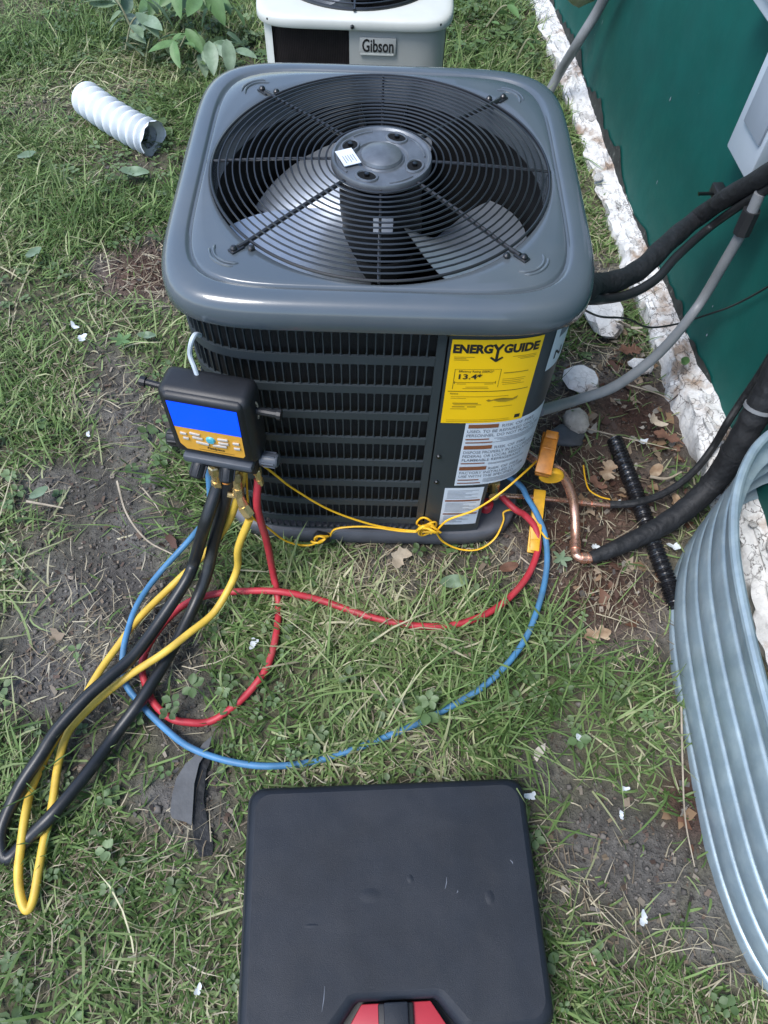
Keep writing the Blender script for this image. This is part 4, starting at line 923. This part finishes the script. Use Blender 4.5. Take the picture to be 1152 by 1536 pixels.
scrap(Z(930, 756, .012), .018, .1, 'grey white flakes where the thin sleeve begins')
scrap(Z(893, 820, .015), .012, .7, 'white chip beside the copper elbow')
def slab(c, sx, sy, sz, rot, seed, label):
    mb = MB(); mb.add(*lump(seed)); cs, sn = math.cos(rot), math.sin(rot); c = np.array(c)
    mb.xf(lambda p: c+np.array([cs*p[0]*sx-sn*p[1]*sy, sn*p[0]*sx+cs*p[1]*sy, np.tanh(p[2]*2.5)*sz*(1+.3*math.sin(p[0]*7+seed)*math.sin(p[1]*6))])*1.0+.004*np.array([math.sin(p[1]*9+seed), math.sin(p[0]*8+seed*2), 0])); tag(mb.build('plaster_slab', 'plaster', smooth=20), label, 'slab')
slab(Z(872, 568, .012), .040, .048, .013, .4, 51, 'flaky white painted slab on the soil by the side of the unit')
slab(Z(908, 470, .016), .050, .085, .020, .1, 52, 'large white plaster slab between the unit and the ledge')
slab(Z(960, 548, .010), .020, .030, .010, 1.1, 53, 'small bluish white plaster piece under the grey conduit')
rt = thing('plastic_scrap', tuple(Z(285, 1200, 0)), 'flat torn black plastic scrap in the grass left of the case', 'scrap')
def sheet(poly, name, m, par, zt=.022, th=.003):
    mb = MB(); n = len(poly); T = [Z(x/2.478, y/2.478+780, zt+.004*math.sin(x*.03)+.003*math.sin(y*.02)) for x, y in poly]
    mb.add(T+[q-np.array([0, 0, th]) for q in T], [tuple(range(n)), tuple(range(n, 2*n))[::-1]]+[(i, (i+1) % n, n+(i+1) % n, n+i) for i in range(n)]); mb.build(name, m, par, smooth=30)
sheet([(790, 800), (755, 830), (715, 885), (690, 905), (655, 960), (640, 1020), (632, 1085), (640, 1108), (690, 1122), (712, 1135), (716, 1080), (722, 980), (740, 905), (775, 850)], 'flat_piece', 'scrap_black', rt)
sheet([(775, 852), (742, 905), (724, 980), (718, 1080), (714, 1140), (724, 1200), (742, 1252), (790, 1246), (792, 1180), (770, 1110), (756, 1040), (768, 930), (800, 850)], 'folded_edge', 'insul', rt, .014)
mb = MB(); mb.add(*lump(21)); q = Z(863, 635, .005); mb.xf(lambda p: q+np.array([p[0]*.030, p[1]*.036, p[2]*.024+.008])); tag(mb.build('stone', 'rock', smooth=60), 'round whitish stone on the soil beside the unit corner', 'stone')
mb = MB(); mb.add(*lump(22)); q = Z(850, 655, .0); mb.xf(lambda p: q+np.array([p[0]*.045, p[1]*.03, p[2]*.014])); tag(mb.build('stone', 'scrap_black', smooth=60), 'dark flat stone under the round whitish stone', 'stone')
def twig(pts, r, label, m='twig'):
    P = catmull([Z(x, y, z) for x, y, z in pts], 6); mb = MB(); mb.tube(P, np.linspace(r, r*.5, len(P)), 6); tag(mb.build('twig', m, smooth=60), label, 'twig')
twig([(176, 722, .012), (190, 770, .014), (220, 810, .012), (260, 832, .012)], .003, 'curved pale twig on dark soil left of the hoses')
twig([(214, 732, .012), (230, 752, .012), (241, 770, .012)], .002, 'short pale twig on the dark soil below the gauge')
twig([(40, 752, .02), (75, 758, .024), (95, 762, .02)], .003, 'straight pale stalk in the grass at the left edge')
twig([(1022, 1060, .02), (1024, 1150, .02), (1028, 1230, .018), (1042, 1300, .015)], .0022, 'long pale stalk running beside the window well')
twig([(935, 575, .02), (985, 590, .02), (1005, 600, .018)], .0022, 'pale twig lying under the grey conduit')
twig([(870, 640, .02), (930, 655, .02), (1015, 675, .018)], .002, 'thin long twig above the black ribbed pipe')
twig([(975, 715, .018), (1000, 718, .02), (1022, 708, .02)], .004, 'thick tan splinter by the black insulation')
twig([(1030, 580, .03), (1008, 600, .03), (990, 612, .025)], .002, 'thin dark twig leaning on the plaster ledge', 'twig_dark')
twig([(560, 1020, .03), (590, 1060, .03), (650, 1095, .02)], .0016, 'thin yellow stalk crossing the grass inside the blue hose')
twig([(780, 835, .012), (800, 850, .014), (830, 862, .012)], .002, 'short pinkish twig by the red and blue hoses')
# pale pod at the very top
mb = MB(); mb.add(*lump(31)); q = onwall(872, 0, .02); mb.xf(lambda p: q+np.array([p[0]*.05, p[1]*.05, p[2]*.055+.03])); tag(mb.build('gourd', 'podgreen', smooth=60), 'pale green rounded gourd at the top edge beside the grey pipe', 'gourd')

# ------------------------------------------------------------------ leafy sprigs at the back
def sprig(base, tip, n, size, label, m='broadleaf', seed=0, rise=.03):
    g_ = random.Random(seed); a, b = np.array(base), np.array(tip); mid = (a+b)/2+np.array([0, 0, rise]); P = catmull([a, mid, b], 10)
    rt = thing('leafy_sprig', tuple(a), label, 'plant'); mb = MB(); mb.tube(P, np.linspace(.004, .002, len(P)), 6); mb.build('stem', 'stem', rt)
    for k in range(n):
        i = int((.15+.85*k/(n-1))*(len(P)-1)); d = P[min(i+1, len(P)-1)]-P[max(i-1, 0)]; an = math.atan2(d[1], d[0])+(1 if k % 2 else -1)*g_.uniform(.6, 1.1)*(k < n-1)
        s_ = size*g_.uniform(.45, 1.0); c = P[i]+np.array([math.cos(an), math.sin(an), 0])*s_*1.15
        mb = MB(); nu, nv = 9, 4; L = []
        for u_ in range(nu):
            t = u_/(nu-1); wd = .42*math.sin(math.pi*t**.8)**.8+.01; drop = -.35*t*t+.25*t
            L.append([((t*2-1), wd*v_, drop+.22*abs(v_)*wd+.0) for v_ in (-1, -.5, 0, .5, 1)])
        mb.loft(L, close=False); Rm = np.array(Matrix.Rotation(an, 3, 'Z') @ Matrix.Rotation(g_.uniform(-.9, .7), 3, 'X') @ Matrix.Rotation(g_.uniform(-.3, .9), 3, 'Y'))
        mb.xf(lambda p: c+Rm@(p*s_)); mb.build('leaf', m, rt, smooth=60)
    return rt
sprig(Z(205, 60, .05), Z(165, -10, .16), 13, .062, 'leafy sprig with big pale leaves at the top left', seed=1)
sprig(Z(188, 75, .03), Z(215, 20, .14), 11, .058, 'pale leafy shoot beside the big top left sprig', seed=2)
sprig(Z(290, 95, .02), Z(350, 75, .10), 11, .058, 'leafy sprig with upright pale leaves behind the grey unit at left', seed=3)
sprig(Z(300, 60, .02), Z(270, 70, .10), 10, .055, 'low green sprig between the two pale sprigs', 'greenleaf', seed=4)
sprig(Z(345, 20, .03), Z(300, -5, .18), 13, .065, 'drooping green sprig left of the old white unit', 'greenleaf', seed=5)
sprig(Z(230, 0, .03), Z(290, -10, .18), 13, .065, 'green sprig hanging in at the top edge', 'greenleaf', seed=6)
sprig(Z(730, 40, .03), Z(770, 10, .10), 7, .036, 'small leafy weed right of the old white unit', 'greenleaf', seed=7)
sprig(Z(775, 90, .02), Z(800, 60, .08), 7, .030, 'small leafy weed by the far end of the plaster ledge', 'greenleaf', seed=8)

# ------------------------------------------------------------------ grass, straw, weeds
_wx = WELL[:, 0]; _wy = WELL[:, 1]
def blocked(x, y, pad=0.0):
    b = (np.abs(x)**6+np.abs(y)**6)**(1/6) < .300-pad
    b |= (np.abs(x-gc[0])**7+np.abs(y-gc[1])**7)**(1/7) < gh-.02-pad
    b |= wall_d(x, y) < .012-pad
    cx_, cy_ = x-.043, y+.968; c_, s_ = math.cos(R_(3.2)), math.sin(R_(3.2)); u_, v_ = c_*cx_+s_*cy_, -s_*cx_+c_*cy_
    b |= (np.abs(u_) < .218-pad) & (np.abs(v_) < .166-pad)
    o_ = np.argsort(_wy); b |= (x > np.interp(y, _wy[o_], _wx[o_], left=9, right=9)-.012)
    return b
def scatter(n, fn, seed, x0=-1.75, x1=.80, y0=-1.40, y1=2.35):
    g_ = np.random.default_rng(seed); x = g_.uniform(x0, x1, n); y = g_.uniform(y0, y1, n)
    k = (g_.uniform(0, 1, n) < fn(x, y)) & ~blocked(x, y); return x[k], y[k], g_
PAL = np.array([(.068, .125, .032), (.115, .19, .058), (.170, .253, .086), (.23, .298, .125), (.33, .355, .19), (.48, .45, .30)])
def blades(name, n, dens, seed, ln, wd, lean, curl, pal, pw, label, cat, zoff=0, coh=.8, segs=3, up=None, mt='grass'):
    x, y, g_ = scatter(n, dens, seed); N = len(x)
    L = g_.gamma(6, 1/6., N)*ln; 
    if up is not None: L *= up(x, y)
    w_ = wd*g_.uniform(.6, 1.5, N)
    ph = F_lo(x*1.5, y*1.5)*1.6*coh+g_.uniform(-math.pi, math.pi, N)*(1-.35*coh)
    a0 = g_.uniform(*lean, N); kp_ = g_.uniform(*curl, N); tw = g_.normal(0, .5, N)
    z = gz(x, y)+zoff*g_.uniform(0, 1, N); P = np.stack([x, y, z], -1); V = np.empty((N, 2*segs+1, 3)); bend = g_.normal(0, .5, N)
    for k in range(segs+1):
        t = k/segs; a = np.clip(a0+kp_*t, 0, 1.62); dr = ph+bend*t
        if k: P = P+(L/segs)[:, None]*np.stack([np.sin(a)*np.cos(dr), np.sin(a)*np.sin(dr), np.cos(a)], -1)
        P[:, 2] = np.maximum(P[:, 2], z+.0015)
        if k < segs:
            ww = (w_*(1-.45*t*t)*.5)[:, None]; sd_ = np.stack([-np.sin(dr+tw), np.cos(dr+tw), .35*np.sin(tw)], -1); V[:, 2*k] = P-sd_*ww; V[:, 2*k+1] = P+sd_*ww
        else: V[:, 2*k] = P
    T = []
    for k in range(segs-1): T += [(2*k, 2*k+1, 2*k+3), (2*k, 2*k+3, 2*k+2)]
    T.append((2*segs-2, 2*segs-1, 2*segs)); T = np.array(T); nv = 2*segs+1
    tris = (np.arange(N)[:, None, None]*nv+T[None]).reshape(-1, 3)
    pidx = pw(x, y, g_); c = pal[pidx]*g_.uniform(.75, 1.25, (N, 1))
    cols = np.repeat(c[:, None], nv, 1)
    return tag(bigmesh(name, V.reshape(-1, 3), tris, mt, cols.reshape(-1, 3)), label, cat, kind='stuff')
def far(x, y): return np.clip((y-.2)/1.2, 0, 1)
def dens_g(x, y): return np.clip((1-bareness(x, y))**2.2*(.8+.25*F_mid(x*.5, y*.5)), .02, 1)*np.where((y < -1.2) | (x < -1.5), .7, 1)
def pick(x, y, g_):
    q = .36+.10*F_lo(x*2, y*2)+.05*F_mid(x, y); v = np.clip(q+g_.normal(0, .22, len(x)), 0, .999); return (v*6).astype(int)
def tall(x, y):
    k = .75+.35*np.clip(F_mid(x*.35, y*.35), -1, 1)+.9*np.exp(-(((x-.30)/.2)**2+((y-1.2)/.5)**2))+.5*np.exp(-(((x+.36)/.2)**2+((y-1.0)/.4)**2))
    c = Z(880, 1040); k = k+.9*np.exp(-((x-c[0])**2+(y-c[1])**2)/.018); c = Z(760, 1080); k = k+.5*np.exp(-((x-c[0])**2+(y-c[1])**2)/.015)
    c = Z(830, 1200); k = k+.7*np.exp(-((x-c[0])**2+(y-c[1])**2)/.012); return k
blades('grass', 225000, dens_g, 21, .055, .0033, (.25, 1.25), (.2, 1.3), PAL, pick, 'short tangled green lawn grass', 'grass', up=tall, coh=.55)
blades('long_grass', 11000, lambda x, y: np.clip((1-bareness(x, y))**1.2*(.5+.5*F_mid(x*.4+1, y*.4)), .03, 1), 23, .085, .0034, (.5, 1.2), (.5, 1.4), PAL, lambda x, y, g_: np.minimum(pick(x, y, g_)+1, 5), 'long messy blades bent over the lawn', 'grass', coh=.3, segs=4)
PS = np.array([(.42, .37, .26), (.32, .28, .19), (.50, .45, .33), (.24, .19, .13), (.15, .12, .085)])
blades('straw', 100000, lambda x, y: np.clip(.32+.25*F_mid(x*.5, y*.5)-.12*bareness(x, y), .05, .8)*(1-.6*far(x, y)), 22, .040, .0017, (1.2, 1.55), (-.2, .3), PS, lambda x, y, g_: g_.integers(0, 5, len(x)), 'dry straw and dead stalks lying through the grass', 'straw', zoff=.012, coh=.2, segs=2)
def weeds(n, seed, dens=None, sc=1.0, hs=1.0, label='clover and small broad leaved weeds among the grass'):
    x, y, g_ = scatter(n, dens or (lambda x, y: np.clip((1-bareness(x, y))*(.25+.45*np.clip(F_mid(x*.45+3, y*.45), -.5, 1)), 0, 1)), seed)
    V = []; T = []; C = []
    OUT = np.array([(0, 0, 0), (.30, .34, .10), (.62, .42, .14), (.92, .20, .08), (1.05, 0, -.02), (.92, -.20, .08), (.62, -.42, .14), (.30, -.34, .10), (.5, 0, .0)])
    TR = np.array([(8, i, (i+1) % 8) for i in range(8)]); nb = 0
    for xx, yy in zip(x, y):
        zb = float(gz(xx, yy)); k = g_.integers(3, 6); a0 = g_.uniform(0, 6.28); h = hs*g_.uniform(.004, .026); s = sc*g_.uniform(.007, .016)*(1.35 if g_.random() < .12 else 1); col = np.array([(.075, .125, .045), (.10, .165, .065), (.14, .2, .095)])[g_.integers(0, 3)]*g_.uniform(.8, 1.2)
        for j in range(k):
            a = a0+j*6.283/k+g_.normal(0, .25); tl = g_.uniform(-.35, .35); ca, sa = math.cos(a), math.sin(a); q = OUT*s*g_.uniform(.8, 1.15)
            px = q[:, 0]*math.cos(tl)-q[:, 2]*math.sin(tl)+.002; pz = q[:, 0]*math.sin(tl)+q[:, 2]*math.cos(tl)
            V.append(np.stack([xx+ca*px-sa*q[:, 1], yy+sa*px+ca*q[:, 1], zb+h+pz+g_.uniform(0, .006)], -1)); T.append(TR+nb); nb += 9; C.append(np.repeat(col[None], 9, 0))
    return tag(bigmesh('ground_cover', np.concatenate(V), np.concatenate(T), 'leafgreen', np.concatenate(C)), label, 'weeds', kind='stuff')
weeds(9500, 31)
WS = [(Z(x, y)[:2], r) for x, y, r in [(330, 85, .14), (275, 60, .16), (300, 20, .2), (370, 60, .12), (230, 20, .16), (740, 60, .14), (700, 30, .14), (785, 100, .08), (230, 200, .05), (255, 660, .06), (240, 720, .07), (300, 1050, .06), (330, 1050, .05), (620, 1060, .08)]]
def dens_w(x, y):
    d = 0*x
    for c, r in WS: d = np.maximum(d, .22*blob(x, y, c, r))
    return d
weeds(26000, 33, dens_w, 1.5, 2.2, 'patches of taller leafy weeds behind the units and by the gauge')
# wood chips and leaf crumbs on the bare soil
def crumbs(n, seed):
    x, y, g_ = scatter(n, lambda x, y: np.clip(bareness(x, y)*.5+.03, 0, 1), seed); N = len(x); z = gz(x, y)+g_.uniform(.0005, .006, N); a = g_.uniform(0, 6.28, N); l = g_.gamma(2.2, .0011, N); w_ = l*g_.uniform(.25, .8, N)
    dx, dy = np.cos(a), np.sin(a); t = g_.normal(0, .35, (N, 2)); V = np.empty((N, 4, 3))
    for k, (p, q) in enumerate(((-1, -.6), (1, -1), (.8, .9), (-.9, 1))):
        V[:, k, 0] = x+dx*l*p-dy*w_*q; V[:, k, 1] = y+dy*l*p+dx*w_*q; V[:, k, 2] = z+t[:, 0]*l*p+t[:, 1]*w_*q+.001
    pal = np.array([(.14, .10, .075), (.11, .075, .06), (.22, .17, .12), (.06, .05, .045), (.28, .24, .19), (.13, .12, .11)]); C = pal[g_.integers(0, 6, N)]*g_.uniform(.7, 1.2, (N, 1))
    return tag(bigmesh('leaf_crumbs', V.reshape(-1, 3), np.arange(N*4).reshape(-1, 4), 'grass', np.repeat(C[:, None], 4, 1).reshape(-1, 3)), 'crumbled leaves and wood bits on the bare soil', 'litter', kind='stuff')
crumbs(150000, 41)
# soil clods and small stones, and curled leaf litter near the wall
def clods(n, seed):
    x, y, g_ = scatter(n, lambda x, y: np.clip(bareness(x, y)*.8+.04, 0, 1), seed); N = len(x); s = g_.gamma(2.5, .0009, N)+.0006
    O = np.array([(1, 0, 0), (0, 1, 0), (-1, 0, 0), (0, -1, 0), (0, 0, .8), (0, 0, -.8)], float); T = np.array([(0, 1, 4), (1, 2, 4), (2, 3, 4), (3, 0, 4), (1, 0, 5), (2, 1, 5), (3, 2, 5), (0, 3, 5)])
    V = O[None]*s[:, None, None]*g_.uniform(.6, 1.4, (N, 6, 1)); a = g_.uniform(0, 6.28, N); c_, s_ = np.cos(a)[:, None], np.sin(a)[:, None]
    V = np.stack([c_*V[..., 0]-s_*V[..., 1]+x[:, None], s_*V[..., 0]+c_*V[..., 1]+y[:, None], V[..., 2]+(gz(x, y)+s*.3)[:, None]], -1)
    rd = 0*x
    for c, r in RED: rd = np.maximum(rd, blob(x, y, c, r))
    col = (np.array([.11, .10, .09])*(1-rd[:, None])+np.array([.085, .05, .036])*rd[:, None])*g_.uniform(.5, 1.5, (N, 1))
    tag(bigmesh('soil_clods', V.reshape(-1, 3), (np.arange(N)[:, None, None]*6+T[None]).reshape(-1, 3), 'clod', np.repeat(col[:, None], 6, 1).reshape(-1, 3)), 'crumbly clods and grit on the bare soil', 'soil', kind='stuff')
clods(60000, 43)
LS = [(Z(x, y)[:2], r) for x, y, r in [(930, 560, .09), (990, 660, .12), (960, 730, .10), (900, 640, .08), (1020, 780, .06), (930, 880, .10), (870, 780, .06), (960, 520, .07), (1050, 1230, .05)]]
def dens_l(x, y):
    d = 0*x+.002
    for c, r in LS: d = np.maximum(d, .16*blob(x, y, c, r))
    return d
def litter(n, seed):
    x, y, g_ = scatter(n, dens_l, seed); V = []; T = []; C = []; nb = 0; m = 9
    for xx, yy in zip(x, y):
        s = g_.uniform(.006, .020); t = np.linspace(0, 2*np.pi, m, endpoint=False); r = s*g_.uniform(.35, 1.1, m)*(1+.4*np.cos(2*t)); cu = g_.uniform(-.5, .9)
        P = np.stack([r*np.cos(t), r*np.sin(t), cu*(r*np.sin(t))**2/s+g_.normal(0, .0012, m)], -1); P = np.vstack([P, [0, 0, 0]])
        Rm = np.array(Matrix.Rotation(g_.uniform(0, 6.28), 3, 'Z') @ Matrix.Rotation(g_.normal(0, .35), 3, 'X') @ Matrix.Rotation(g_.normal(0, .3), 3, 'Y'))
        V.append(P@Rm.T+np.array([xx, yy, float(gz(xx, yy))+g_.uniform(.004, .012)])); T.append(np.array([(nb+i, nb+(i+1) % m, nb+m) for i in range(m)])); nb += m+1
        C.append(np.repeat((np.array([(.26, .17, .10), (.16, .08, .05), (.36, .28, .2), (.11, .06, .045), (.46, .42, .36)])[g_.integers(0, 5)]*g_.uniform(.7, 1.2))[None], m+1, 0))
    tag(bigmesh('leaf_litter', np.concatenate(V), np.concatenate(T), 'grass', np.concatenate(C)), 'curled bits of dead leaves on the soil near the wall', 'litter', kind='stuff')
litter(60000, 45)
bpy.context.view_layer.update()
